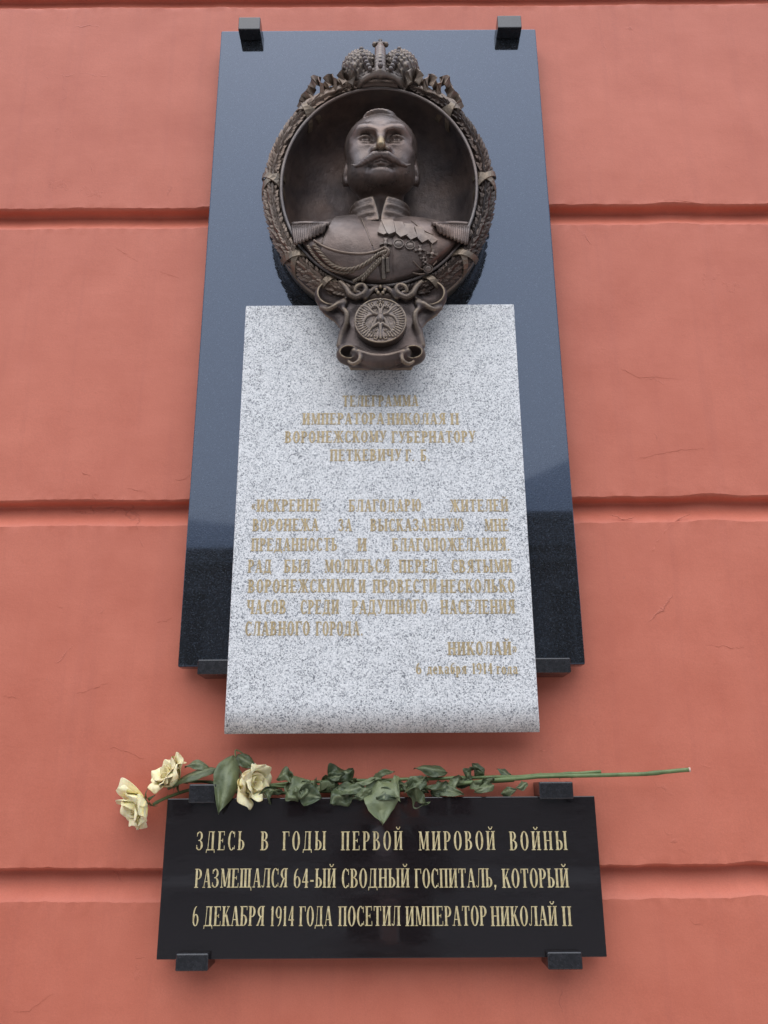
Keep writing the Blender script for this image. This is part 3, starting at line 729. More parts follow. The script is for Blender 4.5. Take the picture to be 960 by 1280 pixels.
def ribbon(name, pts, nrm, w, th=.0022, mat_=None):
    """flat band along pts, nrm = outward direction per point"""
    mb = MB(); k = len(pts); vs = []
    for i in range(k):
        t = (pts[min(i+1, k-1)] - pts[max(i-1, 0)]).normalized(); s = t.cross(nrm[i]).normalized() * (w/2 if not hasattr(w, '__len__') else w[i]/2)
        q = nrm[i].normalized() * th
        vs += [pts[i] - s, pts[i] + s, pts[i] + s*.92 + q, pts[i] - s*.92 + q]
    fs = [(i*4 + j, i*4 + (j+1) % 4, i*4 + 4 + (j+1) % 4, i*4 + 4 + j) for i in range(k-1) for j in range(4)] + [(0,1,2,3), ((k-1)*4+3, (k-1)*4+2, (k-1)*4+1, (k-1)*4)]
    mb.add(vs, fs); o = mb.build(name, mat_ or BRONZE_RIB, relief); return part(o)
for (deg, d1) in [(178, .19), (2, .19), (222, .17), (-42, .17), (134, .16), (46, .16), (243, .1), (-63, .1)]:
    t0 = math.radians(deg)
    for sg in ((1, -1) if abs(d1) > .11 else (1,)):
        pts = []; nr = []
        for i in range(13):
            u = i / 12; phi = -.1 + u * 3.3; t = t0 + sg * d1 * (u - .5) * (1 if math.cos(t0) > 0 else -1)
            pts.append(wreath_pt(t, phi, .0052 + (.0022 if sg > 0 else 0))); nr.append((wreath_pt(t, phi, .02) - wreath_pt(t, phi, .0)).normalized())
        ribbon('wreath_ribbon', pts, nr, .0145)
# hollow carrier between frame and slab, so the frame stands on something solid
sweep('frame_side', [(-.001, -.10), (.040, -.10), (.034, -.0502), (-.001, -.0502)], BRONZE, relief)

# --- the bust: torso
g = Grid((CX - .24, -.225, 2.70), (CX + .24, .0, 2.965), .0022); p = (g.X - CX, g.Y, g.Z)
def torso_sdf(p):
    d = sd_ell(p, (0, -.045, 2.795), (.305, .138, .152))
    for s in (-1, 1):
        d = smin(d, sd_cap(p, (s*.05, -.080, 2.878), (s*.225, -.085, 2.842), .036, .030), .04)
        d = smin(d, sd_ell(p, (s*.085, -.120, 2.815), (.09, .058, .060)), .06)
    return d
d = torso_sdf(p)
# wide shoulder sash: a slightly raised panel, with its lower fold
front = p[1] + .19
def plane(p, ax, az, bx, bz): L_ = math.hypot(bx-ax, bz-az); return ((p[0]-ax)*(bz-az) - (p[2]-az)*(bx-ax)) / L_
def px2(x, y, Y=-.185): q = P(x, y, Y); return q.x - CX, q.z
z3 = lambda x, y: (340 + x * .2917, 250 + y * .2917)
a1, a2 = px2(*z3(385, 80)), px2(*z3(430, 200)); b1, b2 = px2(*z3(240, 105)), px2(*z3(215, 185)); c1, c2 = px2(*z3(262, 215)), px2(*z3(292, 290))
e1, e2 = px2(*z3(200, 178)), px2(*z3(470, 240))
band = np.maximum(np.maximum(plane(p, *a1, *a2) * -1, plane(p, *b2, *b1) * -1), 0)
m_a = plane(p, *a1, *a2); 
inside = np.minimum(-m_a * np.sign(plane(((b1[0]+a1[0])/2, 0, (b1[1]+a1[1])/2), *a1, *a2)) * -1, plane(p, *b1, *b2) * np.sign(plane(((b1[0]+a1[0])/2, 0, (b1[1]+a1[1])/2), *b1, *b2)))
d = d - .0035 * np.clip(inside / .0025, 0, 1)
# buttoned front seam
d = d + .0016 * np.exp(-((p[0] - .028) / .0022) ** 2) * (p[2] < 2.86)
gx = ((g.X * 37).astype(np.int32))
ell = (np.sqrt((p[0]/(ra-.003))**2 + ((p[2]-RZ)/(rb-.003))**2) - 1) * .2
d = smax(d, ell, .012)
d = np.maximum(d, p[1] + .006)
bust_torso_F = d
bust = None
# --- the head, modelled upright about its own centre and then turned down a little
HT_ = math.radians(14)
g2 = Grid((-.105, -.158, -.175), (.105, .135, .135), .0013); q = g2.p; ax_ = np.abs(g2.X); qs = (ax_, g2.Y, g2.Z)
d = sd_ell(q, (0, .022, .030), (.0830, .098, .076))                              # skull
d = smin(d, sd_ell(q, (0, -.035, .022), (.073, .064, .062)), .03)                # forehead
d = smin(d, sd_ell(q, (0, -.036, -.018), (.067, .066, .074)), .03)               # face
d = smin(d, sd_ell(qs, (.039, -.034, -.057), (.036, .052, .032)), .03)           # jaw and beard
d = smin(d, sd_ell(q, (0, -.090, -.0765), (.031, .029, .0195)), .016)              # chin
d = smin(d, sd_ell(qs, (.046, -.063, -.016), (.024, .026, .020)), .022)          # cheekbones
d = smin(d, sd_ell(qs, (.034, -.078, -.048), (.022, .022, .024)), .02)
d = smin(d, sd_path(qs, [(.011, -.101, .022), (.026, -.098, .031), (.044, -.087, .033)], [.0052, .0052, .0048]), .022)   # brow ridge
d = smin(d, sd_cap(qs, (.044, -.087, .033), (.061, -.066, .020), .0048, .004), .02)
d = smax(d, -sd_ell(qs, (.0345, -.109, .0100), (.0205, .0285, .0155)), .006)       # eye sockets
d = smax(d, -sd_ell(qs, (.0175, -.112, .006), (.0095, .022, .014)), .008)
d = smin(d, sd_ell(qs, (.0345, -.0785, .007), (.0138, .0138, .0125)), .003)      # eyeballs
lid = lambda zz, k: [(.0345 + .0155*math.cos(a), -.0815 - .0115*math.sin(a), .0075 + zz*math.sin(a)) for a in np.linspace(0.05, math.pi-.05, k)]
d = smin(d, sd_path(qs, lid(.0078, 9), [.0012]+[.0029]*7+[.0012]), .004)         # lids
d = smin(d, sd_path(qs, lid(-.0070, 9), [.0012]+[.0021]*7+[.0012]), .004)
d = smin(d, sd_path(qs, [(.020,-.090,-.0095),(.034,-.089,-.0125),(.048,-.080,-.008)], [.0018,.0020,.0014]), .010)   # bags under the eyes
iris = sd_ell(qs, (.0345, -.0925, .0085), (.0048, .0030, .0048)); d = smax(d, -iris, .0015)
nose = sd_path(q, [(0,-.096,.024),(0,-.108,.004),(0,-.122,-.017),(0,-.1265,-.0225)], [.0075,.0078,.0092,.0090])
nose = smin(nose, sd_ell(qs, (.0125, -.109, -.026), (.0085, .011, .0075)), .009)
nose = smin(nose, sd_path(q, [(0,-.124,-.026),(0,-.106,-.033)], [.006,.0055]), .006)
d = smin(d, nose, .009)
d = smax(d, -sd_ell(qs, (.0078, -.1135, -.0345), (.0036, .0062, .0052)), .003)   # nostrils
d = smin(d, sd_path(qs, [(.018,-.101,-.026),(.028,-.090,-.042)], [.003,.004]), .012)
mo = sd_path(qs, [(.001,-.1190,-.0410),(.014,-.1205,-.0440),(.028,-.1130,-.0500),(.042,-.1020,-.0550),(.055,-.0940,-.0560),(.066,-.0880,-.0500)], [.0068,.0084,.0078,.0056,.0032,.0010])
mo = mo + .0002 * np.sin(q[0] * 700 + q[2] * 900) * (ax_ < .055)
d = smin(d, mo, .002)
d = smin(d, sd_ell(q, (0, -.098, -.0500), (.024, .016, .012)), .008)
d = smax(d, -sd_ell(q, (0, -.1150, -.0545), (.015, .006, .0018)), .002)          # parted mouth
d = smin(d, sd_path(q, [(-.013,-.107,-.0575),(0,-.1115,-.0590),(.013,-.107,-.0575)], [.003,.0052,.003]), .004)
d = smax(d, -sd_ell(q, (0, -.114, -.0655), (.016, .006, .0030)), .006)
# short beard with curled tufts
bm_ = .7 * np.clip((-.052 - q[2]) / .02, 0, 1) * np.clip((.035 - q[1]) / .03, 0, 1)
tuft = np.sin(q[0]*310 + 2.2*np.sin(q[2]*240)) * np.sin(q[2]*330 + 2*np.sin(q[0]*200)) + .5*np.sin(q[0]*620 + q[2]*410 + q[1]*300)
d = d - bm_ * (.0012 + .0004 * tuft)
# ears, hair cap with parting, temples
for s in (-1, 1):
    e = sd_ell(q, (s*.0810, .010, -.026), (.0100, .019, .031), rot=s*.12)
    e = smax(e, -sd_ell(q, (s*.0895, .008, -.020), (.006, .010, .019), rot=s*.12), .004)
    e = smin(e, sd_ell(q, (s*.079, .002, -.050), (.008, .010, .010)), .006)
    d = smin(d, e, .012)
hair = sd_ell(q, (0, .018, .0345), (.0855, .100, .0775))
hair = smin(hair, sd_ell(q, (-.002, -.034, .0905), (.037, .032, .015)), .008)
line = q[2] + 1.15*q[1] - .022 - .10*np.clip(ax_ - .040, 0, 1)*4 + .01*np.sin(q[0]*60)   # hairline, receding at the temples
hair = smax(hair, -(line) * .65, .006)
hs = .0003 * np.sin(q[0]*640 + 4*np.sin(q[1]*60)); hair = hair + hs
d = smin(d, hair, .003)
# neck
d = smin(d, sd_cap(q, (0, .016, -.07), (0, .026, -.19), .051, .055), .014)
head_nose = np.array([0, -.1373, -.0225])
c_, s_ = math.cos(HT_), math.sin(HT_)
def turn(V):
    V = np.asarray(V); y, z = V[:, 1], V[:, 2]
    return np.stack([V[:, 0], y * c_ - z * s_, y * s_ + z * c_], 1)       # nose goes down
nt0 = turn(head_nose[None])[0]; tgt = P(476.3, 177.5, -.232)
off = np.array([tgt.x - .0005, tgt.y, tgt.z]) - nt0
head_xf = lambda V: turn(V * np.array([1.04, 1, 1])) + off
NOSE = (tgt.x, tgt.y + .006, tgt.z + .010)
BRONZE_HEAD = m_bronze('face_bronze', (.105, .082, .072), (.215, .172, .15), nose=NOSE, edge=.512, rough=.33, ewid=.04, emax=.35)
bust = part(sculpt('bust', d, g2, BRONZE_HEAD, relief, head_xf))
uni = sculpt('uniform', bust_torso_F, g, BRONZE_COAT, bust, lambda V: V + np.array([0, 0, 0])); uni.parent = None
def sub(o): o.parent = bust; o.matrix_parent_inverse = bust.matrix_world.inverted(); return o
for ob in (bust,): pass
bpy.context.view_layer.update()
sub(uni)
# --- stand-up collar with laurel bands and an open notch
col_c = Vector((off[0], -.095, 0)); mb = MB()
def collar_pt(a, v, o=0.0):                                # a: angle from the front, v: 0 bottom .. 1 top
    R_ = .0700 - .002 * v + o
    return Vector((CX + .002 + R_ * math.sin(a), -.098 - R_ * 1.0 * math.cos(a) - .002, 2.874 + .065 * v + .012 * (1 - math.cos(a))))
for side in (-1, 1):
    vs = []; fs = []; na = 26; nv = 15
    for i in range(na + 1):
        for j in range(nv + 1):
            v = j / nv; a0 = .03 + .20 * v ** 1.4; a = a0 + (1.75 - a0) * i / na
            o = .0052 * (.5 + .5*math.cos(2*math.pi*v*3.0)) + .0008 * math.sin(a*70 + (v*3 % 1) * 5)
            if i < 2 or j in (0, nv): o = .003 if i < 2 else .002
            vs.append(collar_pt(side * a, v, o))
    n_ = len(vs)
    for i in range(na + 1):
        for j in range(nv + 1):
            v = j / nv; a0 = .03 + .20 * v ** 1.4; a = a0 + (1.75 - a0) * i / na; vs.append(collar_pt(side * a, v, -.005))
    def id_(i, j, b_=0): return b_*n_ + i*(nv+1) + j
    for i in range(na):
        for j in range(nv):
            fs.append((id_(i,j), id_(i+1,j), id_(i+1,j+1), id_(i,j+1))); fs.append((id_(i,j,1), id_(i,j+1,1), id_(i+1,j+1,1), id_(i+1,j,1)))
        fs.append((id_(i,nv), id_(i+1,nv), id_(i+1,nv,1), id_(i,nv,1)))
    for j in range(nv): fs.append((id_(0,j), id_(0,j+1), id_(0,j+1,1), id_(0,j,1)))
    mb2 = MB(); mb2.add(vs, fs); sub(mb2.build('collar', BRONZE, None, True))
# --- details laid on the chest: march each line of sight onto the torso
def on_chest(px, py, lift=0.0):
    d_ = ray(px, py).normalized(); t = 1.75
    for _ in range(60):
        w = CAM + d_ * t; v = float(torso_sdf((np.float32(w.x - CX), np.float32(w.y), np.float32(w.z))))
        if v < .0004 or t > 3: break
        t += v * .8
    w = CAM + d_ * t
    if w.y > -.05: w = P(px, py, -.11)
    e = .002; f0 = lambda a, b_, c: float(torso_sdf((np.float32(a - CX), np.float32(b_), np.float32(c))))
    nrm = Vector((f0(w.x+e, w.y, w.z) - f0(w.x-e, w.y, w.z), f0(w.x, w.y+e, w.z) - f0(w.x, w.y-e, w.z), f0(w.x, w.y, w.z+e) - f0(w.x, w.y, w.z-e))).normalized()
    return w + nrm * lift, nrm
def chest_cord(name, pts, r, twist=0, n=60, lift=.5):
    px = resample([(x, y, 0) for x, y in [z3(*q_) for q_ in pts]], 14); pp = [on_chest(a.x, a.y, r * lift)[0] for a in px]
    pp = resample(pp, n); mb = MB(); k = len(pp)
    if not twist: mb.tube(pp, r, 7)
    else:
        for ph in (0, math.pi * 2/3, math.pi * 4/3):
            q_ = []
            for i, w in enumerate(pp):
                t = (pp[min(i+1, k-1)] - pp[max(i-1, 0)]).normalized(); a = t.cross(Vector((0, -1, .2))).normalized(); b_ = a.cross(t); an = ph + i * twist
                q_.append(w + a * (r*.55*math.cos(an)) + b_ * (r*.55*math.sin(an)))
            mb.tube(q_, r * .58, 6)
    return sub(mb.build(name, BRONZE_RIB if twist else BRONZE, None, True))
chest_cord('cord', [(182,176),(230,205),(300,226),(380,233),(440,224),(478,208)], .0030, 0, 60, 1.0)
chest_cord('braided_cord', [(182,196),(215,238),(255,278),(305,298),(362,293),(415,266),(455,236),(488,224)], .0050, .42, 110)
chest_cord('braided_cord', [(155,198),(188,246),(236,290),(300,313),(352,306)], .0034, .42, 90)
chest_cord('braided_cord', [(385,345),(420,308),(458,268),(488,240)], .0046, .42, 60)
chest_cord('braided_cord', [(350,350),(395,322),(430,285),(465,250)], .0040, .42, 60)
chest_cord('cord_knot', [(478,205),(500,222),(484,246),(472,228),(497,218)], .0046)
for xx, ye in ((479, 342), (497, 312)):
    a, na_ = on_chest(*z3(xx - 3, 250), .006); b_, _ = on_chest(*z3(xx, ye), .006); mb = MB()
    pts = [a.lerp(b_, i/13) for i in range(14)]; mb.tube(pts, [.0030 + .0011*(i % 2) + .0012*i/13 for i in range(14)], 9); sub(mb.build('cord_pendant', BRONZE_RIB, None, True))
chest_cord('seam_line', [(430,196),(385,84)], .0020)
chest_cord('seam_line', [(215,188),(240,132),(262,100)], .0020)
chest_cord('seam_line', [(262,228),(276,258),(294,288)], .0020)
chest_cord('seam_line', [(598,90),(650,130),(690,150)], .0011)
def plate(name, poly, th=.004, lift=.002, m_=None, parent=None):
    top = []; bot = []
    for q_ in poly:
        w, nr = on_chest(*z3(*q_)); top.append(w + nr * (lift + th)); bot.append(w - nr * .003)
    c_ = sum(top, Vector()) / len(top); n_ = len(poly)
    vs = top + bot + [c_ + on_chest(*z3(sum(q_[0] for q_ in poly)/n_, sum(q_[1] for q_ in poly)/n_))[1] * .0006]
    fs = [(i, (i+1) % n_, 2*n_) for i in range(n_)] + [(i, (i+1) % n_, n_ + (i+1) % n_, n_ + i) for i in range(n_)]
    mb = MB(); mb.add(vs, fs); return sub(mb.build(name, m_ or BRONZE_MED))
BRONZE_MED = m_bronze('medal_bronze', (.12, .098, .086), (.25, .205, .17), edge=.75)
for poly, lf in [([(468,100),(520,101),(530,148),(502,158),(492,150)], .004), ([(452,146),(468,102),(494,150),(478,156)], .002), ([(522,106),(560,108),(582,156),(552,168),(533,152)], .0035),
                 ([(566,113),(600,116),(622,166),(594,178),(576,160)], .003), ([(610,123),(642,127),(667,176),(641,189),(624,172)], .0025), ([(650,146),(682,158),(708,178),(684,193),(668,178)], .002)]:
    plate('medal_ribbon', poly, .0045, lf * 1.3)
def disc(cx, cy, r, parent=None, ry=None):
    ry = ry or r * .86; n_ = 18; w, nr = on_chest(*z3(cx, cy)); mb = MB(); vs = []
    for (k, l) in ((1, -.004), (1, .0045), (.82, .0045), (.76, .0028), (.45, .0042), (.0, .0050)):
        for i in range(n_):
            a = 2*math.pi*i/n_; ww, n2 = on_chest(*z3(cx + r*k*math.cos(a), cy + ry*k*math.sin(a))) if k in (1,) else (None, None)
            if ww is None: ww = w.lerp(base[i], k)
            elif l < 0: base = (base if i else []) + [ww]
            vs.append(ww + nr * l)
    fs = [(j*n_ + i, j*n_ + (i+1) % n_, (j+1)*n_ + (i+1) % n_, (j+1)*n_ + i) for j in range(5) for i in range(n_)]
    mb.add(vs, fs); return sub(mb.build('medal', BRONZE_MED, None, False))
disc(543, 190, 23); disc(592, 196, 22)
def cross(cx, cy, r, star=4, name='medal_cross', rot=0.0):
    poly = []; n_ = star
    w, nr = on_chest(*z3(cx, cy)); mb = MB()
    for k in range(n_):
        a = 2*math.pi*k/n_ + rot; arm = []
        for (da, rr_) in ((-.26, r*.2), (-.30, r), (.30, r), (.26, r*.2)):
            ww, _ = on_chest(*z3(cx + rr_*math.cos(a+da), cy + .86*rr_*math.sin(a+da))); arm.append(ww)
        vs = [v + nr * .0052 for v in arm] + [v - nr*.002 for v in arm]
        mb.add(vs, [(0,1,2,3),(0,4,5,1),(1,5,6,2),(2,6,7,3)])
    mb.ball(w + nr * .005, r * .3 * .00063, 8, (1, .5, 1)); return sub(mb.build(name, BRONZE_MED))
cross(487, 190, 27); cross(633, 216, 24); cross(684, 232, 24, rot=.2); cross(648, 250, 15); cross(655, 268, 16, 4, rot=.6); 
disc(668, 295, 21)
def bar_on(pts, r): return chest_cord('medal_sword', pts, r)
bar_on([(605,262),(632,290),(650,300)], .0018); bar_on([(603,312),(630,318),(655,316)], .0018); bar_on([(690,280),(706,262)], .0014); bar_on([(684,190),(685,210)], .002)
# --- epaulettes with bullion fringe
for side in (-1, 1):
    ep = empty('epaulette') ; ep.parent = None
    bx = lambda x: x if side < 0 else 934 - x                # mirrored about the coin's middle line
    def W(x, y, Y): h_ = on_chest(*z3(bx(x), y))[0]; return P(*z3(bx(x), y), min(Y, h_.y - .006))
    mb = MB()
    rows = [[W(x, y0, Y) for x in (84, 120, 160, 200, 244)] for (y0, Y) in ((106, -.128), (100, -.138), (108, -.146), (116, -.150))]
    vs = [tuple(v) for r_1 in rows for v in r_1]; fs = [(j*5+i, j*5+i+1, j*5+6+i, j*5+5+i) for j in range(3) for i in range(4)]
    # pad
    top = [W(x, 104 - 5*math.sin((x-84)/160*math.pi), -.146) for x in range(84, 250, 20)]
    mb.tube(top, .0058, 10, flat=.8); pad = mb.build('epaulette', BRONZE_COAT, None, True)
    sub(pad); bpy.data.objects.remove(ep)
    mb = MB()
    for k in range(17):
        u = k / 16; x0 = 88 + 150*u; x1 = 84 + 138*u + 22*(1-u); ye = 196 - 52*u ** 1.1 + 4 * (k % 2)
        a = W(x0, 108, -.143); b_, nb = on_chest(*z3(bx(x1), ye), .005)
        if b_.y > -.11: b_ = W(x1, ye, -.150)
        mid = (a + b_) / 2 + Vector((0, -.011, .002))
        mb.tube(resample([a, mid, b_], 10), [.0030, .0034, .0036, .0036, .0036, .0036, .0036, .0036, .0034, .0028], 6)
    sub(mb.build('epaulette_fringe', BRONZE_COAT, None, True))

# --- scroll cartouche below the frame
def poly_sd(px_, pz_, poly):
    d = np.full(px_.shape, 1e9, np.float32); ins = np.zeros(px_.shape, bool); n = len(poly)
    for i in range(n):
        ax, az = poly[i]; bx, bz = poly[(i+1) % n]; ex, ez = bx-ax, bz-az
        t = np.clip(((px_-ax)*ex + (pz_-az)*ez) / (ex*ex+ez*ez+1e-12), 0, 1)
        d = np.minimum(d, (px_-ax-t*ex)**2 + (pz_-az-t*ez)**2)
        c = ((az <= pz_) != (bz <= pz_)) & (px_ < (bx-ax) * (pz_-az) / (bz-az + 1e-12) + ax); ins ^= c
    return np.where(ins, -1, 1) * np.sqrt(d)
def C3(x, y, Y): q_ = P(*z3(x, y), Y); return (q_.x, q_.y, q_.z)
half = [(465,352),(430,356),(400,362),(360,362),(330,352),(300,344),(262,345),(225,362),(200,395),(192,430),(200,462),(222,492),(262,520),(288,550),(292,580),(284,620),(283,655),(295,690),(322,706),(332,728)]
outl = half + [(934 - x, y) for x, y in half[::-1]]
outl = [(c[0], c[2]) for c in [C3(x, y, -.150) for x, y in outl]]
gc = Grid((CX - .16, -.196, 2.495), (CX + .16, -.086, 2.735), .00165)
d2 = poly_sd(gc.X[:, 0, :], gc.Z[:, 0, :], outl)[:, None, :] + 0 * gc.Y
yy = gc.Y
d = smax(d2 + .030 * np.clip((yy + .148) / .058, 0, 1), np.abs(yy + .119) - .031, .010)
d = smax(d, -sd_ell(gc.p, C3(465, 520, -.165), (.060, .018, .055)), .010)            # dish behind the coin
for s in (0, 1):
    m_ = lambda pts, Y: [C3(934 - x if s else x, y, Y_) for (x, y), Y_ in zip(pts, Y if hasattr(Y, '__len__') else [Y]*len(pts))]
    r_s = -1 if s else 1
    cup = m_([(258, 408)], -.146)[0]
    d = smin(d, sd_ell(gc.p, cup, (.0385, .026, .0345)), .010)                          # upper lobe: a curled-over edge seen as a cup
    d = smax(d, -sd_ell(gc.p, (cup[0] + r_s*.002, cup[1] - .022, cup[2] - .001), (.0325, .030, .0290)), .004)
    d = smax(d, -sd_ell(gc.p, m_([(258,505)], -.166)[0], (.016, .020, .022), rot=.6*r_s), .008)
    d = smax(d, -sd_ell(gc.p, m_([(352,482)], -.164)[0], (.014, .018, .028), rot=-.5*r_s), .010)
    vol = sd_curve(gc.p, m_([(296,352),(318,376),(334,404),(360,417),(390,404),(402,382),(388,364),(364,370),(357,390),(374,396)],
             [-.160,-.162,-.162,-.160,-.162,-.164,-.166,-.168,-.166,-.164]), [.0050,.0060,.0070,.0074,.0070,.0060,.0054,.0048,.0042,.0038])
    d = smin(d, vol, .006)
    d = smin(d, sd_curve(gc.p, m_([(215,462),(240,468),(264,458),(286,444),(308,440)], [-.150,-.158,-.162,-.162,-.158]), [.0035,.0048,.0055,.0055,.004]), .008)
    d = smin(d, sd_curve(gc.p, m_([(308,440),(302,462),(320,486),(318,530),(300,578),(289,622)], [-.156,-.158,-.162,-.158,-.150,-.148]), [.004,.0055,.0062,.0062,.0058,.005]), .012)
    d = smin(d, sd_curve(gc.p, m_([(400,420),(420,396),(440,380),(458,372)], -.158), [.006,.006,.006,.005]), .006)
    cu2 = m_([(328, 664)], -.150)[0]
    d = smin(d, sd_ell(gc.p, cu2, (.0265, .026, .0200)), .008)                          # lower curl
    d = smax(d, -sd_ell(gc.p, (cu2[0] + r_s*.003, cu2[1] - .022, cu2[2] - .0015), (.0195, .026, .0128)), .003)
    d = smin(d, sd_curve(gc.p, m_([(352,644),(376,662),(372,690),(348,702),(328,692)], [-.168,-.172,-.172,-.168,-.162]), [.004,.0048,.0048,.004,.003]), .004)
roll = sd_curve(gc.p, [C3(x, y, Y) for x, y, Y in [(362,662,-.156),(410,682,-.158),(465,690,-.158),(520,682,-.158),(572,662,-.156)]], [.015,.0165,.017,.0165,.015])
d = smin(d, roll, .005)
d = smin(d, sd_curve(gc.p, [C3(x, y, -.172) for x, y in [(372,648),(420,664),(465,668),(510,664),(562,648)]], [.004]*5), .005)
for (x, y) in [(447,385),(455,398),(483,385),(475,398),(465,372)]: d = smin(d, sd_ell(gc.p, C3(x, y, -.163), (.004, .004, .005)), .002)
cart = part(sculpt('cartouche', d, gc, BRONZE_CART, relief))
# --- coin with the double-headed eagle
ccn = P(*z3(465, 527), -.160); RC = .0565
gk = Grid((ccn.x - .064, -.184, ccn.z - .062), (ccn.x + .064, -.148, ccn.z + .062), .00105)
X_, Z_ = (gk.X - ccn.x), (gk.Z - ccn.z); rad = np.sqrt(X_**2 + (Z_*1.03)**2); ang = np.arctan2(Z_, X_)
YF = -.170
d = smax(rad - RC, np.abs(gk.Y - (YF - .150) / 2 ) - (-.150 - YF) / 2, .002)
d = smin(d, np.sqrt((rad - RC + .002)**2 + (gk.Y - YF)**2) - .0022, .001)
feat = np.clip((.0008 + .0022*np.abs(np.sin(ang * 24))) * ((np.abs(np.abs(ang) - .0) < 9) & (rad > RC*.60) & (rad < RC*.93) & (np.abs(Z_) < RC*.72)), 0, 1)
d = d - feat * np.clip((YF + .004 - gk.Y) / .004, 0, 1)
tx_ = .0011 * np.sin(X_*1150 + 2*np.sin(Z_*700)) * np.sin(Z_*1050 + 2*np.sin(X_*800)) * (rad < RC*.72) * (np.abs(X_) > .008)
d = d - tx_ * np.clip((YF + .004 - gk.Y) / .004, 0, 1)
ez = lambda x, y: (ccn.x + (x - 478) / 375 * RC, YF - .0008, ccn.z - (y - 445) / 375 * RC * .97)
def es(pts, r, r2=None):
    global d
    for sg in (0, 1):
        q_ = [ez(956 - x if sg else x, y) for x, y in pts]; n_ = len(q_)
        d = smin(d, sd_path(gk.p, q_, [r + ((r2 if r2 is not None else r) - r) * i / max(1, n_-1) for i in range(n_)]), .0012)
es([(468,330),(462,262),(432,212),(388,200),(356,222),(330,240)], .0034, .0018)      # necks, heads, beaks
es([(372,205),(385,180),(400,205)], .0012)
es([(425,345),(380,330),(345,290),(300,235),(250,205),(205,210)], .0040, .0026)      # wing bones
for k in range(9): es([(385 - k*14, 335 + k*6), (300 - k*10, 300 + k*34 - 60), (215 - k*2 + abs(k-4)*9, 265 + k*38)], .0022, .0014)
es([(452,500),(405,530),(360,560),(325,610)], .0042, .0022); es([(325,610),(300,640),(340,640)], .0014)
es([(478,520),(478,740)], .0045, .003); es([(468,600),(430,740)], .0024); es([(462,600),(400,715)], .0022); es([(425,690),(385,745),(420,760)], .0014)
es([(440,600),(415,620)], .002)
for k in range(6): es([(440 - 8*k, 380 + 22*k), (405 - 10*k, 420 + 22*k)], .0016)
d = smin(d, sd_ell(gk.p, ez(478, 405), (.0075, .0045, .0105)), .001)
d = smin(d, sd_ell(gk.p, ez(478, 425), (.0035, .0062, .0040)), .001)
d = smin(d, sd_path(gk.p, [ez(150, 465), ez(345, 722)], [.0012, .0014]), .0008)
d = smin(d, sd_ell(gk.p, ez(660, 618), (.0035, .0035, .0035)), .0008)
for (x, y, r) in [(455,100,.0028),(478,92,.0034),(501,100,.0028),(440,140,.0022),(516,140,.0022),(478,130,.0030),(478,165,.0026),(600,150,.002),(356,150,.002)]:
    d = smin(d, sd_ell(gk.p, ez(x, y), (r, r, r)), .001)
part(sculpt('eagle_coin', d, gk, m_bronze('coin_bronze', (.09, .072, .063), (.17, .135, .115), (.36, .27, .17), edge=.506, rough=.40, ewid=.04, emax=.6), relief))

BRONZE_CROWN = m_bronze('crown_bronze', (.10, .08, .07), (.22, .18, .155), (.36, .29, .21), edge=.506, rough=.4, ewid=.04, emax=.6)
# --- crown over the frame
W4 = lambda x, y, Y: (lambda q_: (q_.x, q_.y, q_.z))(P(370 + x*.21875, 40 + y*.21875, Y))
gw = Grid((CX - .115, -.215, 3.235), (CX + .115, -.080, 3.425), .0017); p = gw.p
xc = P(475.4, 100, -.15).x
band = [(xc + .056*math.cos(a), -.135 - .052*math.sin(a), 3.268 + .004*math.sin(a)) for a in np.linspace(-.15, math.pi + .15, 22)]
d = sd_path(p, band, [.0075]*22)
d = smin(d, sd_path(p, [(b_[0]*1.0, b_[1], b_[2] + .011) for b_ in band], [.0055]*22), .004)
for s in (-1, 1):
    bulb = sd_ell(p, (xc + s*.048, -.140, 3.324), (.047, .050, .050), rot=s*.25)
    bulb = bulb - .0022 * np.sin(gw.X*420) * np.sin(gw.Z*420 + gw.Y*200) - .0007*np.sin(gw.X*900+gw.Z*700)
    d = smin(d, bulb, .006)
    rim = [W4(482 + s*57, 212, -.190), W4(482 + s*80, 165, -.186), W4(482 + s*95, 130, -.178), W4(482 + s*108, 98, -.165)]
    d = smin(d, sd_path(p, rim, [.0048]*4), .004)
    for r_1 in [(s*.078, -.160, 3.300), (s*.060, -.182, 3.305), (s*.085, -.150, 3.330), (s*.068, -.172, 3.335)]:
        d = smin(d, sd_ell(p, (xc + r_1[0], r_1[1], r_1[2]), (.006, .005, .008)), .002)
arch = -.0012*np.abs(np.sin(gw.Z*330))*np.abs(np.cos((gw.X-xc)*260)) + sd_path(p, [(xc, -.188, 3.275), (xc, -.190, 3.315), (xc, -.178, 3.355), (xc, -.160, 3.372)], [.0135, .0130, .012, .010])
d = smin(d, arch, .006)
d = smax(d, -sd_ell(p, (xc, -.135, 3.250), (.052, .046, .030)), .004)
d = np.maximum(d, gw.Y + .084)
crown = part(sculpt('crown', d, gw, BRONZE_CROWN, relief))
bpy.context.view_layer.update()
def csub(o): o.parent = crown; o.matrix_parent_inverse = crown.matrix_world.inverted(); return o
bead_m = None
def bead_at(c, r):
    global bead_m
    if bead_m is None: mb = MB(); mb.ball((0,0,0), 1, 10); o = mb.build('bead', BRONZE_BEAD, None, True); bead_m = o.data
    else: o = link(bpy.data.objects.new('bead', bead_m))
    o.location = c; o.scale = (r, r, r); csub(o)
for s in (-1, 1):
    for i, (x, y) in enumerate([(108,98),(103,116),(96,135),(89,154),(80,173),(70,192),(60,210)]):
        bead_at(Vector(W4(482 + s*x, y, -.196 + .0040*max(0, 4 - i))), .0060)
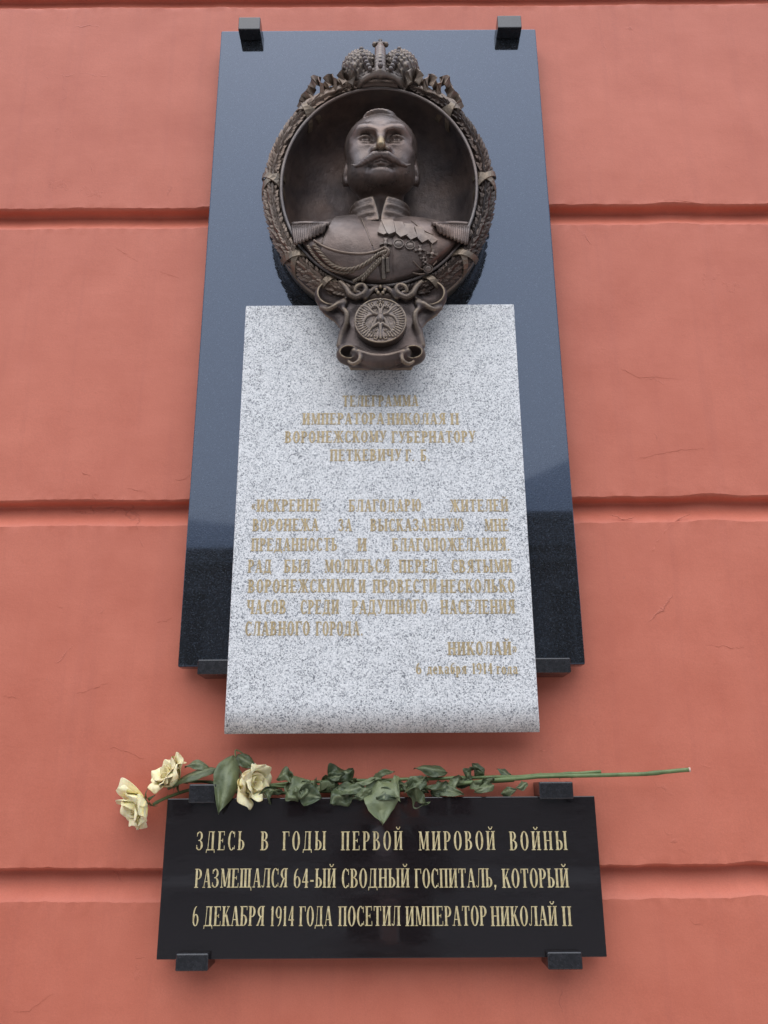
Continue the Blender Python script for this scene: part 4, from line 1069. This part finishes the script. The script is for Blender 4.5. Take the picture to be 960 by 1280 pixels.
for (y, r, Y) in [(95,.0042,-.176),(112,.0050,-.186),(130,.0060,-.196),(150,.0046,-.200),(168,.0044,-.202),(190,.0066,-.204)]: bead_at(Vector(W4(482, y, Y)), r)
for k in range(13):
    a = math.pi * (k + .5) / 13; bead_at(Vector((xc + .060*math.cos(a), -.135 - .058*math.sin(a), 3.2745 + .004*math.sin(a))), .0036)
mb = MB(); o3 = Vector(W4(482, 82, -.165)); mb.ball(o3, .0095, 12); csub(mb.build('orb', BRONZE, None, True))
mb = MB(); t3 = Vector(W4(482, 58, -.165)); mb.box(t3.x-.0025, t3.x+.0025, -.168, -.162, o3.z+.006, t3.z+.004); mb.box(t3.x-.0095, t3.x+.0095, -.1675, -.1625, t3.z-.004, t3.z+.001)
mb.box(t3.x-.0045, t3.x+.0045, -.1673, -.1627, t3.z+.004, t3.z+.0085); csub(bevel(mb.build('crown_cross', BRONZE_BEAD), .0008))
for s in (-1, 1): mb = MB(); mb.ball(Vector(W4(482 + s*32, 72, -.160)), .0068, 10); csub(mb.build('crown_knob', BRONZE, None, True))
BRONZE_BOW = m_bronze('bow_bronze', (.13, .105, .085), (.26, .21, .165), edge=.7)
# --- pleated ribbon streaming to both sides of the crown
for s in (-1, 1):
    X4 = lambda x: x if s < 0 else 964 - x
    seq = [(338,300,-.150),(318,262,-.176),(286,238,-.150),(262,262,-.172),(246,300,-.150),(222,300,-.172),(205,272,-.148),(180,282,-.168),(168,318,-.148),(146,322,-.166),(128,280,-.142),(104,278,-.160),(92,318,-.142),(78,352,-.152),(52,372,-.136),(40,402,-.142),(20,440,-.130)]
    pts = resample([W4(X4(x), y, Y) for x, y, Y in seq], 90)
    nr = []
    for i, w in enumerate(pts):
        t = (pts[min(i+1, 89)] - pts[max(i-1, 0)]).normalized(); up = Vector((-s * .55 * i / 90 * -1, -.35, 1)).normalized(); nr.append(t.cross(up).normalized())
    wid = [.031 - .010 * i / 90 for i in range(90)]
    ribbon('crown_ribbon', pts, nr, wid, .002, BRONZE_BOW)
    seq = [(300,300,-.15),(240,322,-.160),(180,345,-.158),(120,372,-.156),(70,402,-.152),(40,440,-.148)]
    pts = resample([W4(X4(x), y, Y) for x, y, Y in seq], 30); nr = [Vector((0, -1, .4))] * 30
    ribbon('crown_ribbon', pts, nr, [.016 + .004*math.sin(i*.9) for i in range(30)], .002, BRONZE)

# ------------------------------------------------------------------ roses lying on the black plaque
zr = lambda x, y: (130 + x * .3854, 920 + y * .3854)
zq = lambda x, y: (480 + x * .4167, 930 + y * .4167)
def shade_attr(o, vals):
    a = o.data.color_attributes.new('shade', 'FLOAT_COLOR', 'POINT'); a.data.foreach_set('color', np.array(vals, np.float32).ravel())
def sheet(name, P3, nu, nv, cols, mat_, parent, thick):
    fs = [(i*nv+j, (i+1)*nv+j, (i+1)*nv+j+1, i*nv+j+1) for i in range(nu-1) for j in range(nv-1)]
    o = mesh_obj(name, P3, fs, mat_, parent, True); shade_attr(o, cols)
    so = o.modifiers.new('solid', 'SOLIDIFY'); so.thickness = thick; so.offset = 0
    ss = o.modifiers.new('sub', 'SUBSURF'); ss.levels = 1; ss.render_levels = 1
    return o
def petal(parent, c, fr, phi, L_, Wd, a0, a1, curl, rnd, brown=.5):
    nu, nv = 9, 10; ph = rnd.uniform(0, 9); pts = []; cols = []
    prof_ = [(.003, 0)]; 
    for j in range(1, nv):
        v = j/(nv-1); a = a0 + (a1 - a0) * min(1, v*1.7) + curl * max(0, v - .62) ** 1.5 * 5
        r_, h_ = prof_[-1]; prof_.append((r_ + L_/(nv-1)*math.sin(a), h_ + L_/(nv-1)*math.cos(a)))
    for i in range(nu):
        u = -1 + 2*i/(nu-1)
        for j in range(nv):
            v = j/(nv-1); R_, h_ = prof_[j]; wv = Wd * (.22 + .95*math.sin(math.pi * min(1, .10 + v*.62))) * (1 if v < .85 else 1 - (v-.85)*1.4)
            h2 = h_ - .22 * L_ * u*u * v * (.6 + .4*v); an = phi + u * wv / max(R_, .011)
            R2 = R_ * (1 + .08*u*u) + v*v*.0045*noise.noise(Vector((u*2.0 + ph, v*2.2, phi))) + abs(u)**3 * v * .004 * math.sin(ph*3)
            h2 += v*v*.006*noise.noise(Vector((u*2.6 + ph, v*1.5, phi+7)))
            w = c + fr @ Vector((R2*math.cos(an), R2*math.sin(an), h2)); pts.append(w)
            e = max(abs(u)**4, v**7); cols.append((.35 + .65*v, min(1, e*brown), 0, 1))
    return sheet('petal', pts, nu, nv, cols, PETAL, parent, .0005)
def bloom(parent, c, axis, size, seed, open_=1.0, brown=.5, loose=()):
    rnd = random.Random(seed); ax = Vector(axis).normalized(); fr = ax.to_track_quat('Z', 'Y').to_matrix(); c = Vector(c); size *= 1.13
    head = MB(); head.ball(c + ax*.004, .0075, 8); hd = head.build('flower_head', STEM, parent, True); 
    def on(o): o.parent = hd; return o
    specs = [(3, .60, .50, .95, -.42, .5), (4, .78, .62, .95, -.12, .5), (5, .96, .74, 1.15, .10*open_, .9), (6, 1.02, .80, 1.35, .42*open_, 1.1)]
    k0 = rnd.uniform(0, 6)
    for n_, l_, w_, a0, a1, cu in specs:
        for k in range(n_):
            on(petal(None, c, fr, k0 + 2*math.pi*k/n_ + rnd.uniform(-.2, .2), size*l_*rnd.uniform(.9, 1.08), size*w_*.5, a0, a1 + rnd.uniform(-.12, .16), cu*rnd.uniform(.5, 1.3), rnd, brown))
        k0 += rnd.uniform(.5, .9)
    for (phi, l_, a1, cu) in loose: on(petal(None, c, fr, phi, size*l_, size*.38, 1.4, a1, cu, rnd, brown))
    for k in range(5):                                      # sepals
        a = k*1.2566 + .3; pts = []; cols = []
        for i in range(3):
            for j in range(6):
                v = j/5; w_ = .0045*(1-v)**.7*(i-1); rr_ = .004 + .018*math.sin(v*1.2); h_ = -.004 + .004*v - .016*v*v
                pts.append(c + fr @ Vector((rr_*math.cos(a) - w_*math.sin(a), rr_*math.sin(a) + w_*math.cos(a), h_))); cols.append((.4, 0, 0, 1))
        on(sheet('sepal', pts, 3, 6, cols, LEAF, None, .0006))
    return hd
def leaf(parent, base, tip, width, face=(0, -1, .2), bulge=.01, fold=.25, pale=.4, seed=0, crumple=1.0):
    rnd = random.Random(seed); base, tip = Vector(base), Vector(tip); ax = (tip - base); L_ = ax.length; ax.normalize()
    n_ = Vector(face) - ax * ax.dot(Vector(face)); n_.normalize(); s_ = ax.cross(n_); nu, nv = 9, 14; pts = []; cols = []
    for i in range(nu):
        u = -1 + 2*i/(nu-1)
        for j in range(nv):
            v = j/(nv-1); w_ = width/2 * (math.sin(math.pi*min(1, v**.80))**.85 * (1 - .25*v)) * (1 + .09*(j % 2)*abs(u)**3)
            q_ = base + ax*(L_*v) + n_*(bulge*math.sin(math.pi*v) + fold*abs(u)*w_*(1 if fold > 0 else 1)*-1) + s_*(u*w_)
            cr = crumple*.0085*noise.noise(Vector((u*1.3 + seed*3.1, v*2.4, seed))) * (.3 + abs(u)) + crumple*.003*noise.noise(Vector((u*4, v*8, seed*2.7)))
            q_ += n_*cr + s_*(crumple*.005*noise.noise(Vector((v*2.5, seed, 4.4))))
            pts.append(q_)
            vein = 1 if i == nu//2 else (.35 if (j + i) % 3 == 0 else 0)
            cols.append((min(1, max(0, pale + .25*noise.noise(Vector((u, v*3, seed*5))))), vein*.7, 0, 1))
    return sheet('leaf', pts, nu, nv, cols, LEAF, parent, .0006)
def stem(parent, pts, r0, r1, seed=0, cut=None):
    pp = resample(pts, 60); rnd = random.Random(seed); mb = MB()
    for i, w in enumerate(pp): w += Vector((0, 0, .0012*noise.noise(w*25)))
    mb.tube(pp, [r0 + (r1-r0)*i/59 + (.0008 if i % 13 == 5 else 0) for i in range(60)], 10)
    o = mb.build('stem', STEM, parent, True)
    for k in range(7):
        i = rnd.randrange(6, 56); a = rnd.uniform(0, 6.28); q_ = pp[i]; dr = Vector((.3, math.sin(a), math.cos(a))).normalized(); m2 = MB()
        m2.tube([q_ + dr*r0*.6, q_ + dr*(r0 + .0035)], [.0013, .0002], 5); m2.build('thorn', STEM, o)
    if cut:
        m2 = MB(); t = (pp[0] - pp[1]).normalized(); m2.tube([pp[0] - t*.002, pp[0] + t*.0012], [r0*1.15, r0*1.05], 10); m2.build('cut_end', CUT, o)
    return o
G4 = 'wilting roses lying on the black plaque'
# rose with the lowest drooping bloom
r1_ = empty('rose', P(480, 985, -.04)); tag(r1_, 'creamy rose whose lowest bloom droops past the left end of the black plaque', 'rose', G4)
r2_ = empty('rose', P(480, 984, -.03)); tag(r2_, 'wilting yellowish rose with its upper left bloom pressed against the wall', 'rose', G4)
r3_ = empty('rose', P(480, 984, -.02)); tag(r3_, 'wilting rose with its bloom resting on the black plaque right of the left clip', 'rose', G4)
def own(root, objs):
    for o in objs: o.parent = root; o.matrix_parent_inverse = Matrix.Translation(root.location).inverted()
Zr = lambda x, y, Y: P(*zr(x, y), Y)
Zq = lambda x, y, Y: P(*zq(x, y), Y)
own(r1_, [stem(None, [P(862,962,-.070), Zq(770,90,-.062), Zq(520,96,-.052), P(610,976,-.046), P(500,987,-.040), P(400,989,-.038), P(320,992,-.034), P(255,985,-.030), P(215,994,-.034), P(191,1006,-.040)], .0042, .0030, 1, True),
    bloom(None, P(182, 1002, -.052), (-.62, -.50, -.42), .050, 11, 1.0, .35, [(2.6, 1.25, 1.2, .2), (3.3, 1.2, .9, .3)]),
    leaf(None, Zr(600,150,-.05), Zr(615,205,-.075), .030, (0,-1,.2), .004, .2, .55, 21),
    leaf(None, Zr(885,138,-.05), Zr(915,290,-.080), .078, (.1,-1,.1), .014, .12, .85, 22, 2.4),
    leaf(None, Zr(900,140,-.045), Zr(808,160,-.065), .022, (0,-.6,1), .006, .2, .65, 23),
    leaf(None, Zq(430,118,-.05), Zq(395,132,-.062), .018, (0,-1,.4), .004, .3, .45, 24),
    leaf(None, Zq(330,120,-.055), Zq(272,148,-.064), .022, (0,-1,.4), .004, .3, .50, 25),
    leaf(None, Zq(130,112,-.055), Zq(70,142,-.066), .026, (0,-1,.3), .006, .3, .30, 26)])
own(r2_, [stem(None, [P(751,964.5,-.052), Zq(500,92,-.046), Zq(350,99,-.036), P(505,974,-.028), P(380,978,-.022), P(300,984,-.020), P(262,978,-.020), P(232,976,-.024), P(218,975,-.028)], .0035, .0028, 2),
    bloom(None, P(221, 978, -.034), (-.55, -.52, .52), .050, 17, .5, .9),
    leaf(None, Zr(365,106,-.034), Zr(205,172,-.052), .040, (0,-.7,.8), .010, .2, .30, 31),
    leaf(None, Zr(340,100,-.030), Zr(262,98,-.040), .026, (0,-1,.8), .006, .2, .55, 35),
    leaf(None, Zq(190,90,-.03), Zq(90,70,-.045), .030, (0,-1,.5), .006, .3, .25, 32),
    leaf(None, Zq(300,96,-.03), Zq(262,58,-.040), .026, (.3,-1,0), .004, .3, .22, 33),
    leaf(None, Zq(380,98,-.03), Zq(338,76,-.034), .020, (0,-1,.5), .004, .3, .20, 34),
    leaf(None, Zr(940,130,-.045), Zr(962,215,-.082), .026, (-.7,-1,.1), .008, .5, .80, 36)])
own(r3_, [stem(None, [Zq(390,108,-.02), Zq(200,126,-.022), P(500,988,-.024), P(430,986,-.022), P(390,985,-.020), P(356,984,-.024), P(335,982,-.032)], .0034, .0026, 3),
    stem(None, [Zr(500,150,-.025), Zr(490,95,-.022), Zr(432,46,-.026), Zr(426,70,-.032)], .0014, .0012, 4),
    bloom(None, P(303, 976, -.046), (.80, -.56, -.14), .057, 29, .55, .8),
    leaf(None, Zr(418,62,-.040), Zr(372,256,-.085), .054, (.15,-1,.1), .012, .22, .62, 41, 2.2),
    leaf(None, Zr(432,60,-.030), Zr(490,112,-.040), .030, (0,-1,.3), .006, .3, .25, 42),
    leaf(None, Zr(665,140,-.045), Zr(598,198,-.076), .050, (.1,-1,.2), .006, .15, .55, 43),
    leaf(None, Zq(150,128,-.050), Zq(240,156,-.066), .028, (0,-1,.3), .004, .3, .40, 44),
    leaf(None, Zq(350,150,-.050), Zq(400,136,-.064), .020, (0,-1,.4), .004, .3, .40, 45)])
rr = random.Random(5)
for k in range(40):                                         # the tangle of small dark leaves along the ledge
    root = (r1_, r2_, r3_)[k % 3]; x = 350 + 262 * (k / 40) ** 1.25 + rr.uniform(-6, 6); big = rr.random() < .3
    y = 983 + rr.uniform(-8, 8); Y = rr.uniform(-.058, -.015); dx = rr.choice((-1, 1)) * rr.uniform(12, 30) * (1.35 if big else 1); dy = rr.choice((-13, -5, 3, 9, 14)) + rr.uniform(-3, 3)
    if y + dy > 993: Y = -.066; yt_ = min(1004, y + dy + 3)
    else: yt_ = y + dy
    a = P(x, y, Y); b_ = P(x + dx, yt_, Y - rr.uniform(0, .014))
    own(root, [leaf(None, a, b_, rr.uniform(.034, .046) if big else rr.uniform(.013, .026), (rr.uniform(-.9, .9), -1, rr.uniform(-.5, 1.2)), rr.uniform(.0, .012), rr.uniform(-.3, .6), rr.uniform(.0, .55), 60 + k, rr.uniform(1, 3.0))])

# ------------------------------------------------------------------ the photographer, mirrored in the black plaque
COAT, _, _ = mat('black_coat', (.018, .018, .021), .8); SKIN, _, _ = mat('skin', (.52, .33, .25), .5); HAIRM, _, _ = mat('brown_hair', (.05, .033, .022), .6)
def skinned(name, verts, eds, mat_, parent=None, lv=2):
    me = bpy.data.meshes.new(name); me.from_pydata([v[:3] for v in verts], eds, []); me.materials.append(mat_)
    o = link(bpy.data.objects.new(name, me), parent); sk = o.modifiers.new('skin', 'SKIN'); sk.use_smooth_shade = True
    for i, v in enumerate(verts):
        s = me.skin_vertices[0].data[i]; s.radius = (v[3], v[4] if len(v) > 4 else v[3]); s.use_root = (i == 0)
    sb = o.modifiers.new('sub', 'SUBSURF'); sb.levels = sb.render_levels = lv
    return o
pr = empty('person', (0.01, -2.28, 0)); tag(pr, 'person in a dark coat holding up a phone, mirrored in the black plaque', 'person')
V = [(0,0,.94,.17,.13),(0,.0,1.15,.16,.12),(0,-.01,1.36,.19,.12),(0,0,1.46,.11,.09),(0,.01,1.52,.058,.06),
     (-.17,0,1.42,.07,.07),(-.25,.12,1.28,.052,.052),(-.16,.33,1.40,.040,.040),(-.085,.42,1.545,.030,.030),
     (.17,0,1.42,.07,.07),(.25,.12,1.28,.052,.052),(.17,.33,1.40,.040,.040),(.105,.42,1.545,.030,.030),
     (-.10,0,.86,.10,.11),(-.11,.01,.50,.065,.07),(-.12,-.02,.10,.048,.05),(-.13,.10,.045,.045,.04),
     (.10,0,.86,.10,.11),(.11,.01,.50,.065,.07),(.12,-.02,.10,.048,.05),(.13,.10,.045,.045,.04)]
Ed = [(0,1),(1,2),(2,3),(3,4),(2,5),(5,6),(6,7),(7,8),(2,9),(9,10),(10,11),(11,12),(0,13),(13,14),(14,15),(15,16),(0,17),(17,18),(18,19),(19,20)]
skinned('coat', V, Ed, COAT, pr)
gh = Grid((-.10, -.13, -.17), (.10, .12, .14), .005); q = gh.p; qs = (np.abs(gh.X), gh.Y, gh.Z)
d = sd_ell(q, (0, .02, .03), (.075, .092, .09)); d = smin(d, sd_ell(q, (0, -.035, -.035), (.058, .058, .078)), .03)
d = smin(d, sd_cap(q, (0, -.09, .01), (0, -.112, -.025), .008, .011), .01); d = smin(d, sd_ell(qs, (.076, .01, -.015), (.009, .018, .03)), .01)
d = smax(d, -sd_ell(qs, (.032, -.102, .005), (.016, .016, .010)), .01); d = smin(d, sd_ell(q, (0, -.088, -.065), (.022, .009, .006)), .006)
d = smin(d, sd_cap(q, (0, .01, -.08), (0, .01, -.16), .052, .052), .02)
hd = sculpt('head', d, gh, SKIN, pr, lambda V_: V_ * np.array([1, -1, 1]) + np.array([0, .02, 1.66])); hd.data.flip_normals()
mb = MB(); mb.ball((0, -.005, 1.70), .088, 16, (.93, 1.1, .95)); mb.build('hair', HAIRM, hd, True)
for s in (-1, 1):
    wx, wy, wz = (.01 + s*.095, .42, 1.545)
    V = [(wx, wy, wz, .026, .020), (wx - s*.012, wy + .010, wz + .045, .034, .014)]; Ed = [(0, 1)]
    for k, (dx, l_) in enumerate([(.024, .072), (.010, .080), (-.005, .076), (-.019, .060)]):
        b0 = len(V); V += [(wx - s*.012 + s*dx, wy + .014, wz + .080, .0095), (wx - s*.020 + s*dx, wy + .032, wz + .085 + l_*.35, .0088), (wx - s*.040 + s*dx, wy + .040, wz + .080 + l_*.5, .0078)]
        Ed += [(1, b0), (b0, b0+1), (b0+1, b0+2)]
    b0 = len(V); V += [(wx - s*.045, wy + .004, wz + .040, .011), (wx - s*.058, wy + .012, wz + .068, .009)]; Ed += [(1, b0), (b0, b0+1)]
    skinned('hand', V, Ed, SKIN, pr, 1)
STREAK_STRIP, _, _ = mat('pale_streak_strip', (.6, .6, .6), .8)  # pale strip added on the coat so the plaque mirrors a light streak
mb = MB(); mb.tube([(-.05,.06,1.50),(-.02,.135,1.42),(.0,.155,1.30),(.0,.155,1.12),(.01,.150,1.0)], [.03,.035,.035,.04,.035], 8, flat=.4); o = mb.build('streak_strip', STREAK_STRIP, pr, True)
ph = MB(); ph.box(-.075, .075, -.004, .004, -.037, .037); pho = bevel(ph.build('phone', BLACK), .003, 3); pho.location = (.01, -1.828, 1.645)
tag(pho, 'black phone held up in both hands by the person across from the plaque', 'phone')
